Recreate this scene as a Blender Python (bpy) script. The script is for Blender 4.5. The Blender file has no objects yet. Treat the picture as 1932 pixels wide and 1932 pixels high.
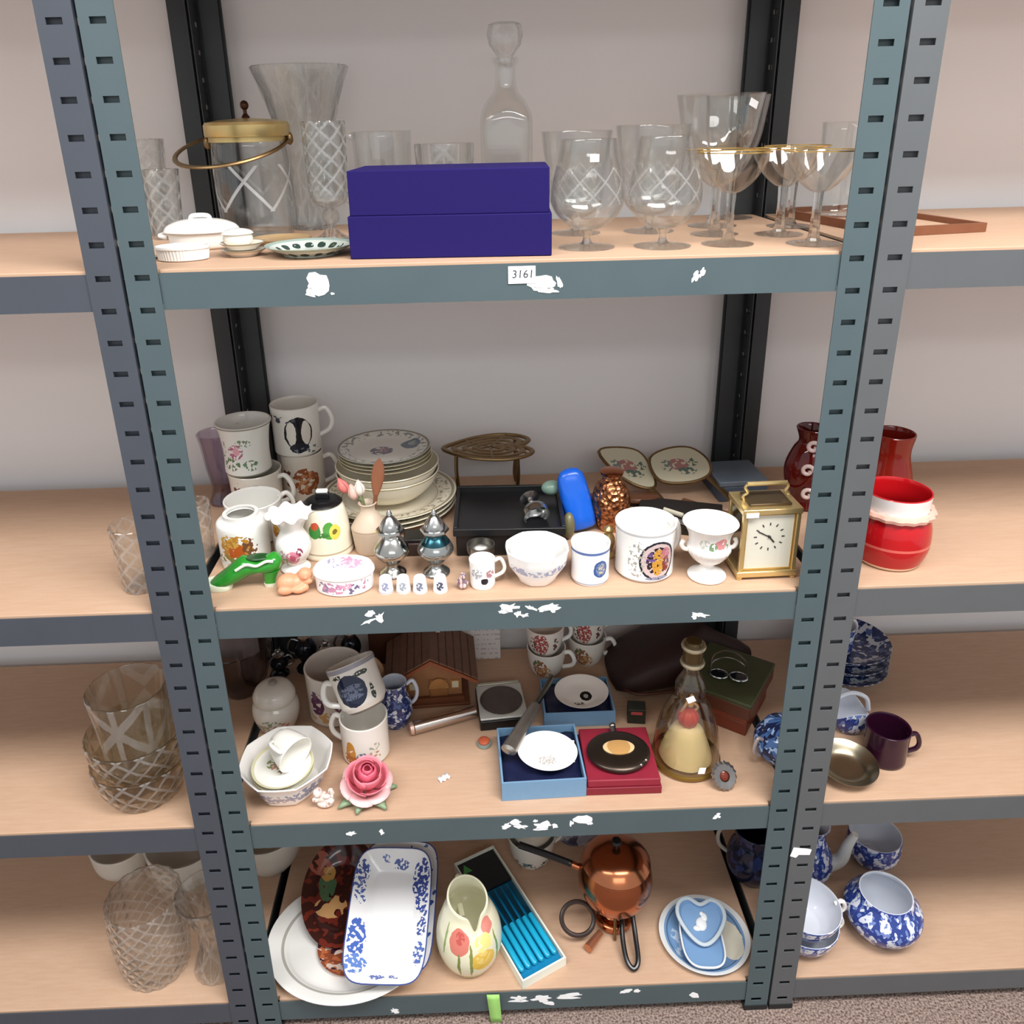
import bpy, bmesh, math, random
from math import pi, sin, cos, radians
from mathutils import Vector, Matrix

# ------------------------------------------------------------------ camera, world, lamps, exposure
SC = bpy.context.scene
COL = SC.collection
cam_data = bpy.data.cameras.new('camera')
cam = bpy.data.objects.new('camera', cam_data)
COL.objects.link(cam)
YAW, PITCH, ROLL = 0.018925, 0.357120, -0.024175
_f = Vector((sin(YAW)*cos(PITCH), cos(YAW)*cos(PITCH), -sin(PITCH)))
_r0 = Vector((cos(YAW), -sin(YAW), 0)); _u0 = _r0.cross(_f)
_r = cos(ROLL)*_r0 + sin(ROLL)*_u0; _u = -sin(ROLL)*_r0 + cos(ROLL)*_u0
cam.matrix_world = Matrix(((_r.x, _u.x, -_f.x, 0.36973), (_r.y, _u.y, -_f.y, -0.97407), (_r.z, _u.z, -_f.z, 1.49162), (0, 0, 0, 1)))
cam_data.sensor_width = 36.0
cam_data.lens = 1522.7/1932*36
cam_data.shift_x = (966-920.42)/1932
cam_data.shift_y = -(966-800.72)/1932
cam_data.clip_start = 0.02
SC.camera = cam

world = bpy.data.worlds.new('world'); SC.world = world; world.use_nodes = True
_bg = world.node_tree.nodes['Background']
_bg.inputs[0].default_value = (0.95, 0.975, 1.0, 1); _bg.inputs[1].default_value = 0.74

def lamp(name, loc, size, power, color=(1, 0.985, 0.975)):
    d = bpy.data.lights.new(name, 'AREA'); d.shape = 'RECTANGLE'; d.size, d.size_y = size; d.energy = power; d.color = color
    o = bpy.data.objects.new(name, d); COL.objects.link(o); o.location = loc
    return o
# fluorescent ceiling fittings of the sale room, in the aisle in front of the shelves
lamp('ceiling_lamp', (1.15, -0.95, 2.72), (1.6, 0.6), 80)
lamp('ceiling_lamp.001', (-0.9, -1.05, 2.72), (1.6, 0.6), 36)
lamp('ceiling_lamp.002', (0.8, -3.4, 2.72), (2.4, 0.6), 30)

SC.view_settings.view_transform = 'Standard'
SC.view_settings.look = 'None'
SC.view_settings.gamma = 1.0
SC.view_settings.use_curve_mapping = False
SC.view_settings.exposure = 0.0
SC.cycles.max_bounces = 10; SC.cycles.transmission_bounces = 8; SC.cycles.transparent_max_bounces = 32
SC.cycles.use_denoising = True

# ------------------------------------------------------------------ colours and materials
def C(h):
    h = h.lstrip('#'); v = [int(h[i:i+2], 16)/255 for i in (0, 2, 4)]
    return tuple((x/12.92 if x <= .04045 else ((x+.055)/1.055)**2.4) for x in v) + (1,)

class NT:
    """small helper that wires shader nodes"""
    def __init__(s, name):
        s.m = bpy.data.materials.new(name); s.m.use_nodes = True
        s.t = s.m.node_tree; s.t.nodes.clear()
        s.out = s.n('ShaderNodeOutputMaterial')
    def n(s, t, **kw):
        o = s.t.nodes.new(t)
        for k, v in kw.items(): setattr(o, k, v)
        return o
    def l(s, a, b): s.t.links.new(a, b)
    def math(s, op, a, b=None):
        o = s.n('ShaderNodeMath', operation=op)
        for i, v in enumerate((a, b)):
            if v is None: continue
            if isinstance(v, (int, float)): o.inputs[i].default_value = v
            else: s.l(v, o.inputs[i])
        return o.outputs[0]
    def vec(s, op, a, b=None, c=None):
        o = s.n('ShaderNodeVectorMath', operation=op)
        for i, v in enumerate((a, b, c)):
            if v is None: continue
            if isinstance(v, (tuple, list)): o.inputs[i].default_value = v
            else: s.l(v, o.inputs[i])
        return o.outputs['Value'] if op in ('LENGTH', 'DOT_PRODUCT', 'DISTANCE') else o.outputs[0]
    def mix(s, fac, a, b):
        o = s.n('ShaderNodeMix', data_type='RGBA')
        for i, v in ((0, fac), (6, a), (7, b)):
            if isinstance(v, (int, float, tuple)): o.inputs[i].default_value = v
            else: s.l(v, o.inputs[i])
        return o.outputs[2]
    def noise(s, v, scale, detail=2.0):
        o = s.n('ShaderNodeTexNoise'); o.inputs['Scale'].default_value = scale; o.inputs['Detail'].default_value = detail
        if v is not None: s.l(v, o.inputs['Vector'])
        return o
    def bsdf(s, color, rough=.5, metal=0.0, coat=0.0, spec=.5):
        b = s.n('ShaderNodeBsdfPrincipled')
        if isinstance(color, tuple): b.inputs['Base Color'].default_value = color
        else: s.l(color, b.inputs['Base Color'])
        b.inputs['Roughness'].default_value = rough; b.inputs['Metallic'].default_value = metal
        b.inputs['Coat Weight'].default_value = coat; b.inputs['Specular IOR Level'].default_value = spec
        s.l(b.outputs[0], s.out.inputs[0])
        return b
    def bump(s, b, height, strength=.3, dist=.001):
        o = s.n('ShaderNodeBump'); o.inputs['Strength'].default_value = strength; o.inputs['Distance'].default_value = dist
        s.l(height, o.inputs['Height']); s.l(o.outputs[0], b.inputs['Normal'])

_cache = {}
def plain(h, rough=.5, metal=0.0, var=0.0, scale=40, bump=0.0, spec=.5):
    key = (h, rough, metal, var, scale, bump, spec)
    if key in _cache: return _cache[key]
    t = NT('mat_%s' % h.strip('#')); col = C(h)
    co = t.n('ShaderNodeTexCoord')
    if var > 0:
        nz = t.noise(co.outputs['Object'], scale, 4)
        dark = tuple(c*(1-var) for c in col[:3]) + (1,); light = tuple(min(1, c*(1+var)) for c in col[:3]) + (1,)
        b = t.bsdf(t.mix(nz.outputs[0], dark, light), rough, metal, spec=spec)
    else:
        b = t.bsdf(col, rough, metal, spec=spec)
    if bump > 0:
        n2 = t.noise(co.outputs['Object'], scale*3, 3); t.bump(b, n2.outputs[0], bump)
    _cache[key] = t.m
    return t.m

def ceramic(name, base, spots=(), bands=(), scat=(), warp=(70, .006), coord='UV', rough=.13, metal=0.0, radial=False):
    """glazed ware with printed decoration. spots: (u,v,ru,rv,colour[,noise scale,threshold]); bands (lo,hi,colour);
    scat (colour, noise scale, threshold, lo, hi). u,v run round the piece and up it in metres (or x,y of the piece)."""
    t = NT(name)
    if coord == 'UV': src = t.n('ShaderNodeUVMap').outputs[0]
    else: src = t.n('ShaderNodeTexCoord').outputs['Object']
    if radial or coord == 'UV':
        sep = t.n('ShaderNodeSeparateXYZ')
        if radial:
            flat = t.vec('MULTIPLY', src, (1, 1, 0)); height = t.vec('LENGTH', flat)
        else:
            t.l(src, sep.inputs[0]); height = sep.outputs[1]
    else:
        sep = t.n('ShaderNodeSeparateXYZ'); t.l(src, sep.inputs[0]); height = sep.outputs[2]
    p2 = t.vec('MULTIPLY', src, (1, 1, 0)) if coord != 'UV' else src
    nz = t.noise(p2, warp[0], 2)
    wv = t.vec('MULTIPLY_ADD', nz.outputs['Color'], (warp[1],)*3, (-warp[1]/2,)*3)
    p = t.vec('ADD', p2, wv)
    col = C(base)
    def rng(lo, hi): return t.math('MULTIPLY', t.math('GREATER_THAN', height, lo), t.math('LESS_THAN', height, hi))
    for c, sc, th, lo, hi in scat:
        n2 = t.noise(t.vec('ADD', p, (sc*.01, .3, 0)), sc, 1)
        col = t.mix(t.math('MULTIPLY', t.math('GREATER_THAN', n2.outputs[0], th), rng(lo, hi)), col, C(c))
    for lo, hi, c in bands:
        col = t.mix(rng(lo, hi), col, C(c))
    for s in spots:
        u, v, ru, rv, c = s[:5]
        d = t.vec('LENGTH', t.vec('MULTIPLY_ADD', t.vec('MULTIPLY', p, (1, 1, 0)), (1/ru, 1/rv, 0), (-u/ru, -v/rv, 0)))
        f = t.math('LESS_THAN', d, 1.0)
        if len(s) > 5:
            n2 = t.noise(t.vec('ADD', p2, (u*7+s[5]*.013, v*3, 0)), s[5], 1)
            f = t.math('MULTIPLY', f, t.math('GREATER_THAN', n2.outputs[0], s[6]))
        col = t.mix(f, col, C(c))
    t.bsdf(col, rough, metal)
    return t.m

def thin_fresnel(t, ior, normal=None):
    """Fresnel factor that treats both faces of a thin glass wall alike"""
    fr = t.n('ShaderNodeFresnel'); ge = t.n('ShaderNodeNewGeometry')
    k = t.math('ADD', t.math('MULTIPLY', ge.outputs['Backfacing'], 1/ior-ior), ior); t.l(k, fr.inputs[0])
    if normal is not None: t.l(normal, fr.inputs[1])
    return fr.outputs[0]

def clear_glass(name, tint=(.975, .98, .975), ior=1.45, rough=.02):
    """thin blown glass: clear with mirror-like reflection by Fresnel"""
    t = NT(name)
    tr = t.n('ShaderNodeBsdfTransparent'); tr.inputs[0].default_value = tint + (1,)
    gl = t.n('ShaderNodeBsdfGlossy'); gl.inputs['Roughness'].default_value = rough; gl.inputs[0].default_value = (.9, .9, .9, 1)
    mx = t.n('ShaderNodeMixShader')
    t.l(thin_fresnel(t, ior), mx.inputs[0]); t.l(tr.outputs[0], mx.inputs[1]); t.l(gl.outputs[0], mx.inputs[2]); t.l(mx.outputs[0], t.out.inputs[0])
    return t.m

def cut_crystal(name, tint=(.965, .97, .965), scale=150, strength=.8, lo=-1, hi=9, dist=.003, width=.2, frost=.3, vertical=0, refr=.25):
    """pressed or cut crystal: clear, glossy, with frosted mitre cuts crossing on the diagonal (and upright cuts)"""
    t = NT(name)
    uv = t.n('ShaderNodeUVMap').outputs[0]
    sep = t.n('ShaderNodeSeparateXYZ'); t.l(uv, sep.inputs[0])
    a = t.math('PINGPONG', t.math('MULTIPLY', t.math('ADD', sep.outputs[0], sep.outputs[1]), scale), 1.0)
    b = t.math('PINGPONG', t.math('MULTIPLY', t.math('SUBTRACT', sep.outputs[0], sep.outputs[1]), scale), 1.0)
    h = t.math('MINIMUM', a, b)
    if vertical:
        h = t.math('MINIMUM', h, t.math('PINGPONG', t.math('MULTIPLY', sep.outputs[0], vertical), 1.0))
    zone = t.math('MULTIPLY', t.math('GREATER_THAN', sep.outputs[1], lo), t.math('LESS_THAN', sep.outputs[1], hi))
    h = t.math('ADD', t.math('MULTIPLY', h, zone), t.math('SUBTRACT', 1.0, zone))
    bp = t.n('ShaderNodeBump'); bp.inputs['Strength'].default_value = strength; bp.inputs['Distance'].default_value = dist; t.l(h, bp.inputs['Height'])
    tr = t.n('ShaderNodeBsdfTransparent'); tr.inputs[0].default_value = tint + (1,)
    rf = t.n('ShaderNodeBsdfRefraction'); rf.inputs[0].default_value = tint + (1,); rf.inputs['IOR'].default_value = 1.12; rf.inputs['Roughness'].default_value = .05
    t.l(bp.outputs[0], rf.inputs['Normal'])
    m0 = t.n('ShaderNodeMixShader'); m0.inputs[0].default_value = refr; t.l(tr.outputs[0], m0.inputs[1]); t.l(rf.outputs[0], m0.inputs[2])
    gl = t.n('ShaderNodeBsdfGlossy'); gl.inputs['Roughness'].default_value = .05; gl.inputs[0].default_value = (.95, .95, .95, 1); t.l(bp.outputs[0], gl.inputs['Normal'])
    m1 = t.n('ShaderNodeMixShader')
    t.l(thin_fresnel(t, 1.55, bp.outputs[0]), m1.inputs[0]); t.l(m0.outputs[0], m1.inputs[1]); t.l(gl.outputs[0], m1.inputs[2])
    df = t.n('ShaderNodeBsdfDiffuse'); df.inputs[0].default_value = (.85, .86, .86, 1)
    m2 = t.n('ShaderNodeMixShader')
    t.l(t.math('MULTIPLY', t.math('LESS_THAN', h, width), frost), m2.inputs[0]); t.l(m1.outputs[0], m2.inputs[1]); t.l(df.outputs[0], m2.inputs[2])
    t.l(m2.outputs[0], t.out.inputs[0])
    return t.m

# ------------------------------------------------------------------ mesh building
def catmull(pts, n=6, closed=False):
    P = [Vector(p) for p in pts]; out = []; N = len(P)
    rngs = range(N if closed else N-1)
    for i in rngs:
        p0 = P[(i-1) % N] if closed or i > 0 else P[0]*2-P[1]
        p1 = P[i]; p2 = P[(i+1) % N]
        p3 = P[(i+2) % N] if closed or i+2 < N else P[-1]*2-P[-2]
        for k in range(n):
            t = k/n
            out.append(.5*((2*p1)+(p2-p0)*t+(2*p0-5*p1+4*p2-p3)*t*t+(3*p1-p0-3*p2+p3)*t**3))
    if not closed: out.append(P[-1].copy())
    return out

class MB:
    def __init__(s): s.v = []; s.f = []; s.uv = []
    def face(s, idx, uv=None):
        s.f.append(tuple(idx)); s.uv.append(uv if uv else [(0, -9)]*len(idx))
    def lathe(s, prof, seg=48, mod=None, sx=1.0, sy=1.0, inner=None, c=(0, 0, 0)):
        """spin (r,z) pairs round z; angle 0 faces -y. inner = first profile index whose faces are left undecorated"""
        rr = max(p[0] for p in prof) or 1; rings = []
        for r, z in prof:
            if r < 1e-6:
                s.v.append((c[0], c[1], c[2]+z)); rings.append([len(s.v)-1]); continue
            ring = []
            for k in range(seg):
                a = -pi+2*pi*k/seg; R, Z = mod(r, z, a) if mod else (r, z)
                s.v.append((c[0]+R*sin(a)*sx, c[1]-R*cos(a)*sy, c[2]+Z)); ring.append(len(s.v)-1)
            rings.append(ring)
        arc = [0.0]
        for i in range(1, len(prof)): arc.append(prof[i][1])
        arc[0] = prof[0][1]
        for i in range(len(prof)-1):
            A, B = rings[i], rings[i+1]; plain_ = inner is not None and i >= inner
            if len(A) == 1 and len(B) == 1: continue
            for k in range(seg):
                k2 = (k+1) % seg; u0 = (-pi+2*pi*k/seg)*rr; u1 = (-pi+2*pi*(k+1)/seg)*rr
                if len(A) == 1: idx = (A[0], B[k2], B[k]); uv = [(u0, arc[i]), (u1, arc[i+1]), (u0, arc[i+1])]
                elif len(B) == 1: idx = (A[k], A[k2], B[0]); uv = [(u0, arc[i]), (u1, arc[i]), (u0, arc[i+1])]
                else: idx = (A[k], A[k2], B[k2], B[k]); uv = [(u0, arc[i]), (u1, arc[i]), (u1, arc[i+1]), (u0, arc[i+1])]
                s.face(idx, None if plain_ else uv)
        return s
    def box(s, x0, x1, y0, y1, z0, z1, M=None):
        b = len(s.v)
        for z in (z0, z1):
            for x, y in ((x0, y0), (x1, y0), (x1, y1), (x0, y1)):
                p = Vector((x, y, z)); p = M @ p if M else p; s.v.append(tuple(p))
        for q in ((0, 3, 2, 1), (4, 5, 6, 7), (0, 1, 5, 4), (1, 2, 6, 5), (2, 3, 7, 6), (3, 0, 4, 7)):
            s.face([b+i for i in q], [(s.v[b+i][0], s.v[b+i][2]) for i in q])
        return s
    def prism(s, poly, z0, z1, M=None, uvxy=True):
        b = len(s.v); n = len(poly)
        for z in (z0, z1):
            for x, y in poly:
                p = Vector((x, y, z)); p = M @ p if M else p; s.v.append(tuple(p))
        s.face([b+i for i in reversed(range(n))], [poly[i] for i in reversed(range(n))])
        s.face([b+n+i for i in range(n)], [poly[i] for i in range(n)])
        for i in range(n):
            j = (i+1) % n; s.face((b+i, b+j, b+n+j, b+n+i))
        return s
    def tube(s, path, r, seg=8, closed=False, flat=1.0):
        P = [Vector(p) for p in path]; N = len(P); rings = []
        up = Vector((0, 0, 1)); prev = None
        for i, p in enumerate(P):
            a = P[(i-1) % N] if (closed or i > 0) else p; b = P[(i+1) % N] if (closed or i < N-1) else p
            d = (b-a).normalized() if (b-a).length > 1e-9 else Vector((0, 0, 1))
            if prev is None:
                x = d.orthogonal() if abs(d.dot(up)) > .95 else d.cross(up)
            else:
                x = prev - d*prev.dot(d)
            x.normalize(); y = d.cross(x); prev = x
            rad = r[i] if isinstance(r, (list, tuple)) else r
            ring = []
            for k in range(seg):
                t = 2*pi*k/seg; q = p + x*(rad*cos(t)) + y*(rad*sin(t)*flat)
                s.v.append(tuple(q)); ring.append(len(s.v)-1)
            rings.append(ring)
        for i in range(N if closed else N-1):
            A, B = rings[i], rings[(i+1) % N]
            for k in range(seg):
                k2 = (k+1) % seg; s.face((A[k], A[k2], B[k2], B[k]))
        if not closed:
            s.face(list(reversed(rings[0]))); s.face(rings[-1])
        return s
    def ball(s, c, r, seg=20, rings=12, rot=None):
        r = (r, r, r) if isinstance(r, (int, float)) else r; base = len(s.v)
        tmp = MB(); tmp.lathe([(sin(pi*i/rings), -cos(pi*i/rings)) for i in range(rings+1)], seg)
        for v in tmp.v:
            p = Vector((v[0]*r[0], v[1]*r[1], v[2]*r[2])); p = rot @ p if rot else p
            s.v.append((p.x+c[0], p.y+c[1], p.z+c[2]))
        for f, uv in zip(tmp.f, tmp.uv): s.face([i+base for i in f], uv)
        return s
    def loft(s, sections, closed_ends=True, uv=None):
        """sections: list of equally long closed rings of points"""
        rings = []
        for ring in sections:
            b = len(s.v); s.v += [tuple(p) for p in ring]; rings.append(list(range(b, b+len(ring))))
        n = len(rings[0])
        for A, B in zip(rings, rings[1:]):
            for k in range(n):
                k2 = (k+1) % n; idx = (A[k], A[k2], B[k2], B[k]); s.face(idx, [(s.v[i][0], s.v[i][1]) for i in idx])
        if closed_ends:
            s.face(list(reversed(rings[0])), [(s.v[i][0], s.v[i][1]) for i in reversed(rings[0])]); s.face(rings[-1], [(s.v[i][0], s.v[i][1]) for i in rings[-1]])
        return s
    def sheet(s, rows, uv=None):
        b = len(s.v); R = len(rows); N = len(rows[0])
        for row in rows: s.v += [tuple(p) for p in row]
        for i in range(R-1):
            for k in range(N-1):
                q = (b+i*N+k, b+i*N+k+1, b+(i+1)*N+k+1, b+(i+1)*N+k)
                s.face(q, [(s.v[j][0], s.v[j][1]) for j in q])
        return s
    def move(s, d=(0, 0, 0), M=None, i0=0):
        for i in range(i0, len(s.v)):
            p = Vector(s.v[i]); p = M @ p if M else p; s.v[i] = (p.x+d[0], p.y+d[1], p.z+d[2])
        return s
    def mesh(s, name, smooth=35):
        m = bpy.data.meshes.new(name); m.from_pydata(s.v, [], s.f)
        ul = m.uv_layers.new(name='UVMap'); k = 0; data = []
        for uv in s.uv:
            for a in uv: data += [a[0], a[1]]
        ul.data.foreach_set('uv', data)
        bm = bmesh.new(); bm.from_mesh(m); bmesh.ops.recalc_face_normals(bm, faces=bm.faces); bm.to_mesh(m); bm.free()
        if smooth:
            m.shade_smooth(); m.set_sharp_from_angle(angle=radians(smooth))
        m.update()
        return m

def obj(name, mb, mat, parent=None, loc=(0, 0, 0), rot=(0, 0, 0), smooth=35, bevel=0.0, thick=0.0, remesh=0.0):
    m = mb.mesh(name, smooth) if isinstance(mb, MB) else mb
    if len(m.materials) == 0: m.materials.append(mat)
    o = bpy.data.objects.new(name, m); COL.objects.link(o); o.location = loc; o.rotation_euler = rot
    if parent: o.parent = parent
    if thick:
        md = o.modifiers.new('thickness', 'SOLIDIFY'); md.thickness = thick; md.offset = 0
    if remesh:
        md = o.modifiers.new('remesh', 'REMESH'); md.mode = 'VOXEL'; md.voxel_size = remesh; md.use_smooth_shade = True
        md = o.modifiers.new('soft', 'SMOOTH'); md.factor = .5; md.iterations = 4
    if bevel:
        md = o.modifiers.new('bevel', 'BEVEL'); md.width = bevel; md.segments = 2; md.limit_method = 'ANGLE'; md.angle_limit = radians(40)
    return o
def tag(o, label=None, cat=None, group=None, kind=None):
    if label: o['label'] = label
    if cat: o['category'] = cat
    if group: o['group'] = group
    if kind: o['kind'] = kind
    return o
def thing(name, label, cat, loc=(0, 0, 0), rot=(0, 0, 0), group=None):
    o = bpy.data.objects.new(name, None); o.empty_display_size = .03; COL.objects.link(o); o.location = loc; o.rotation_euler = rot
    return tag(o, label, cat, group)
def solo(name, label, cat, mb, mat, loc=(0, 0, 0), rot=(0, 0, 0), group=None, **kw):
    return tag(obj(name, mb, mat, None, loc, rot, **kw), label, cat, group)
def dup(root, label, loc, rot=None, scale=None):
    r = root.copy(); COL.objects.link(r); r.location = loc; r['label'] = label
    if rot: r.rotation_euler = rot
    if scale: r.scale = (scale,)*3
    for ch in root.children:
        c = ch.copy(); COL.objects.link(c); c.parent = r
        for g in ch.children:
            d = g.copy(); COL.objects.link(d); d.parent = c
    return r

def shell(pts, t, floor=None):
    """wall profile of a vessel from its outer (r,z) outline, bottom to rim"""
    z0 = pts[0][1]; fl = z0+t if floor is None else floor
    prof = [(0, z0+.0006)] + list(pts); rim = pts[-1]
    prof += [(rim[0]-t*.25, rim[1]+t*.35), (rim[0]-t*.75, rim[1]+t*.35)]
    inn = [(max(r-t, .0008), z) for r, z in reversed(pts) if z > fl+.0005]
    prof += inn + [(max(inn[-1][0]*.9, .0005), fl), (0, fl)]
    return prof, len(pts)+1
def smoothp(pts, n=5):
    zl = min(b for a, b in pts)
    return [(max(p.x, 0), max(p.y, zl)) for p in catmull([(a, b, 0) for a, b in pts], n)]
def handle(R, z1, z2, out, r=.004, a=0.0, flat=1.0, drop=0.0, n=7):
    """a loop handle in the plane at angle a (0 = +x) from height z1 (top) to z2"""
    P = [(R-.003, z1), (R+out*.55, z1+.004), (R+out, (z1*.65+z2*.35)), (R+out*.8, z1*.25+z2*.75-drop), (R-.002, z2)]
    return MB().tube([(p.x*cos(a), p.x*sin(a), p.y) for p in catmull([(x, z, 0) for x, z in P], n)], r, 8, flat=flat)
def rot_z(a): return Matrix.Rotation(a, 3, 'Z')
def oval_ring(a, b, z, n=32, p=2.0, cx=0, cy=0):
    R = []
    for k in range(n):
        t = 2*pi*k/n; c, s_ = cos(t), sin(t)
        R.append((cx+a*math.copysign(abs(c)**(2/p), c), cy+b*math.copysign(abs(s_)**(2/p), s_), z))
    return R
# ------------------------------------------------------------------ setting
S1, S2, S3, S4, S5 = 1.3372, 0.8650, 0.4714, 0.0712, 1.800      # top faces of the shelf boards
def wall_mat():
    t = NT('painted_plaster'); co = t.n('ShaderNodeTexCoord')
    n1 = t.noise(co.outputs['Object'], 3, 4); n2 = t.noise(co.outputs['Object'], 90, 3)
    b = t.bsdf(t.mix(n1.outputs[0], C('#eeecec'), C('#f5f3f3')), .8); t.bump(b, n2.outputs[0], .15, .0008)
    return t.m
def carpet_mat():
    t = NT('carpet_pile'); co = t.n('ShaderNodeTexCoord')
    n1 = t.noise(co.outputs['Object'], 260, 3); n2 = t.noise(co.outputs['Object'], 90, 4)
    r = t.n('ShaderNodeValToRGB'); t.l(n1.outputs[0], r.inputs[0])
    r.color_ramp.elements[0].position = .36; r.color_ramp.elements[0].color = C('#4f403b'); r.color_ramp.elements[1].position = .62; r.color_ramp.elements[1].color = C('#b39e92')
    c2 = t.mix(t.math('MULTIPLY', n2.outputs[0], .55), r.outputs[0], C('#7c6a63'))
    b = t.bsdf(c2, .95, spec=.1); t.bump(b, n1.outputs[0], .8, .004)
    return t.m
def board_mat():
    t = NT('chipboard'); co = t.n('ShaderNodeTexCoord')
    mp = t.vec('MULTIPLY', co.outputs['Object'], (8, 60, 60)); n1 = t.noise(mp, 3, 4); n2 = t.noise(co.outputs['Object'], 420, 2)
    c = t.mix(n1.outputs[0], C('#bb987d'), C('#caab91')); c = t.mix(t.math('MULTIPLY', n2.outputs[0], .25), c, C('#aa876d'))
    t.bsdf(c, .6, spec=.3)
    return t.m
M_board = board_mat()
tag(obj('wall_back', MB().box(-2.2, 3.0, .462, .58, 0, 2.75), wall_mat()), kind='structure')
tag(obj('floor', MB().box(-2.2, 3.0, -4.2, .462, -.05, 0), carpet_mat()), kind='structure')

def steel(name, h):
    t = NT(name); co = t.n('ShaderNodeTexCoord'); n1 = t.noise(co.outputs['Object'], 14, 4); n2 = t.noise(co.outputs['Object'], 300, 2)
    c = C(h); b = t.bsdf(t.mix(n1.outputs[0], tuple(x*.9 for x in c[:3])+(1,), tuple(x*1.1 for x in c[:3])+(1,)), .42); t.bump(b, n2.outputs[0], .08, .0004)
    return t.m
M_teal = steel('teal_grey_enamel', '#4b5a5e'); M_nl = steel('blue_grey_enamel', '#454a53'); M_nr = steel('grey_enamel', '#595c5e')
M_rear = steel('dark_steel', '#34383a')  # one darker tone for rear posts, rear beams and side beams
FL, PITCH_S, ZS0 = .0395, .03946, 1.36783
def post_mesh(name, side, top=1.86):
    """slotted L-angle: flange across x from 0 (inner edge) outwards, return flange going back. side=-1 left, +1 right"""
    mb = MB(); xs = [0, .010, .028, FL] if side > 0 else [0, -.010, -.028, -FL]
    n = int((top-.012)/PITCH_S)+1; zs = [0.004]
    first = ZS0 % PITCH_S
    for k in range(n):
        zc = first+k*PITCH_S
        if zc-.004 < .01 or zc+.004 > top-.01: continue
        zs += [zc-.0036, zc+.0036]
    zs.append(top); idx = {}
    def V(i, j, pl):
        key = (i, j, pl)
        if key not in idx:
            x = xs[i] if pl == 0 else xs[-1]; y = 0 if pl == 0 else [0, .0085, .0275, FL][i]
            if pl == 1 and i == 0: return V(3, j, 0)
            idx[key] = len(mb.v); mb.v.append((x, y, zs[j]))
        return idx[key]
    for j in range(len(zs)-1):
        for i in range(3):
            for pl in (0, 1):
                if i == 1 and j % 2 == 1: continue      # the slot itself
                mb.face((V(i, j, pl), V(i+1, j, pl), V(i+1, j+1, pl), V(i, j+1, pl)))
    sg = 1 if side > 0 else -1                        # added strip behind the slots, there only to keep them dark
    b = len(mb.v); mb.v += [(sg*.004, .007, .02), (sg*.033, .007, .02), (sg*.033, .007, top-.02), (sg*.004, .007, top-.02)]; mb.face((b, b+1, b+2, b+3))
    return mb.mesh(name, 0)
PM = {(-1): post_mesh('post', -1), 1: post_mesh('post', 1)}
def foot():
    return MB().box(0, FL+.001, -.002, FL, 0, .012)
M_foot = plain('#1b1c1e', .6)
def beam_mesh(L, h=.0445):
    mb = MB()
    pr = [(0, 0), (0, -h), (.022, -h), (.022, -h+.0018), (.0018, -h+.0018), (.0018, -.0115), (.028, -.0115), (.028, -.0097), (.0018, -.0097), (.0018, 0)]
    r0 = [(0, y, z) for y, z in pr]; r1 = [(L, y, z) for y, z in pr]
    mb.loft([r0, r1]); return mb.mesh('beam', 30)
def unit(label, x0, W, mat, levels=(S1, S2, S3, S4, S5)):
    """one bay of boltless shelving; x0 = inner edge of its left post, W = clear width"""
    u = thing('shelving_bay', label, 'shelving', (x0, 0, 0))
    for side, xx in ((-1, 0), (1, W)):
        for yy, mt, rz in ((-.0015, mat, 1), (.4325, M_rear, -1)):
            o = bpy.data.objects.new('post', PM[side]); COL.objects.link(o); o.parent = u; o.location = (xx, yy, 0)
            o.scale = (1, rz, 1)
            md = o.modifiers.new('gauge', 'SOLIDIFY'); md.thickness = .0016; md.offset = 0
            md.material_offset = 0
            f = obj('foot_cap', MB().box(min(0, side*FL)-.001, max(0, side*FL)+.001, -.002 if rz > 0 else -FL, FL if rz > 0 else .002, .0003, .011), M_foot, o)
            f.scale = (1, rz, 1)
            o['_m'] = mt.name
    bms = {}
    for z in levels:
        top = z-.004
        fb = obj('beam', beam_mesh(W), mat, u, (0, 0, top)); bms[z] = fb
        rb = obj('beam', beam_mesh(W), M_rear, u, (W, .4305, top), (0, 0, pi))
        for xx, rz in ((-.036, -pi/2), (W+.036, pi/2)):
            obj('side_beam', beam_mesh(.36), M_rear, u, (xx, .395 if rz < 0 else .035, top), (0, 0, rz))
        obj('shelf_board', MB().prism([(.001, .0028), (W-.001, .0028), (W-.001, .0095), (W+.034, .0095), (W+.034, .420), (W-.001, .420), (W-.001, .428), (.001, .428), (.001, .420), (-.034, .420), (-.034, .0095), (.001, .0095)], z-.0129, z-.0004), M_board, u, bevel=.0008)
    return u, bms
for o in (PM[-1], PM[1]): o.materials.append(M_teal)
bay, BM = unit('teal-grey slotted metal shelving bay in the middle, loaded with glassware and china', 0, .82, M_teal)
bay_l, BML = unit('blue-grey metal shelving bay cut off by the left edge of the photo', -.9045, .82, M_nl)
bay_r, BMR = unit('neutral grey metal shelving bay cut off by the right edge of the photo', .9045, .82, M_nr)
for o in list(bpy.data.objects):            # paint each post by object slot, front posts enamelled, rear ones dark
    if '_m' in o:
        o.material_slots[0].link = 'OBJECT'; o.material_slots[0].material = bpy.data.materials[o['_m']]; del o['_m']
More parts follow.
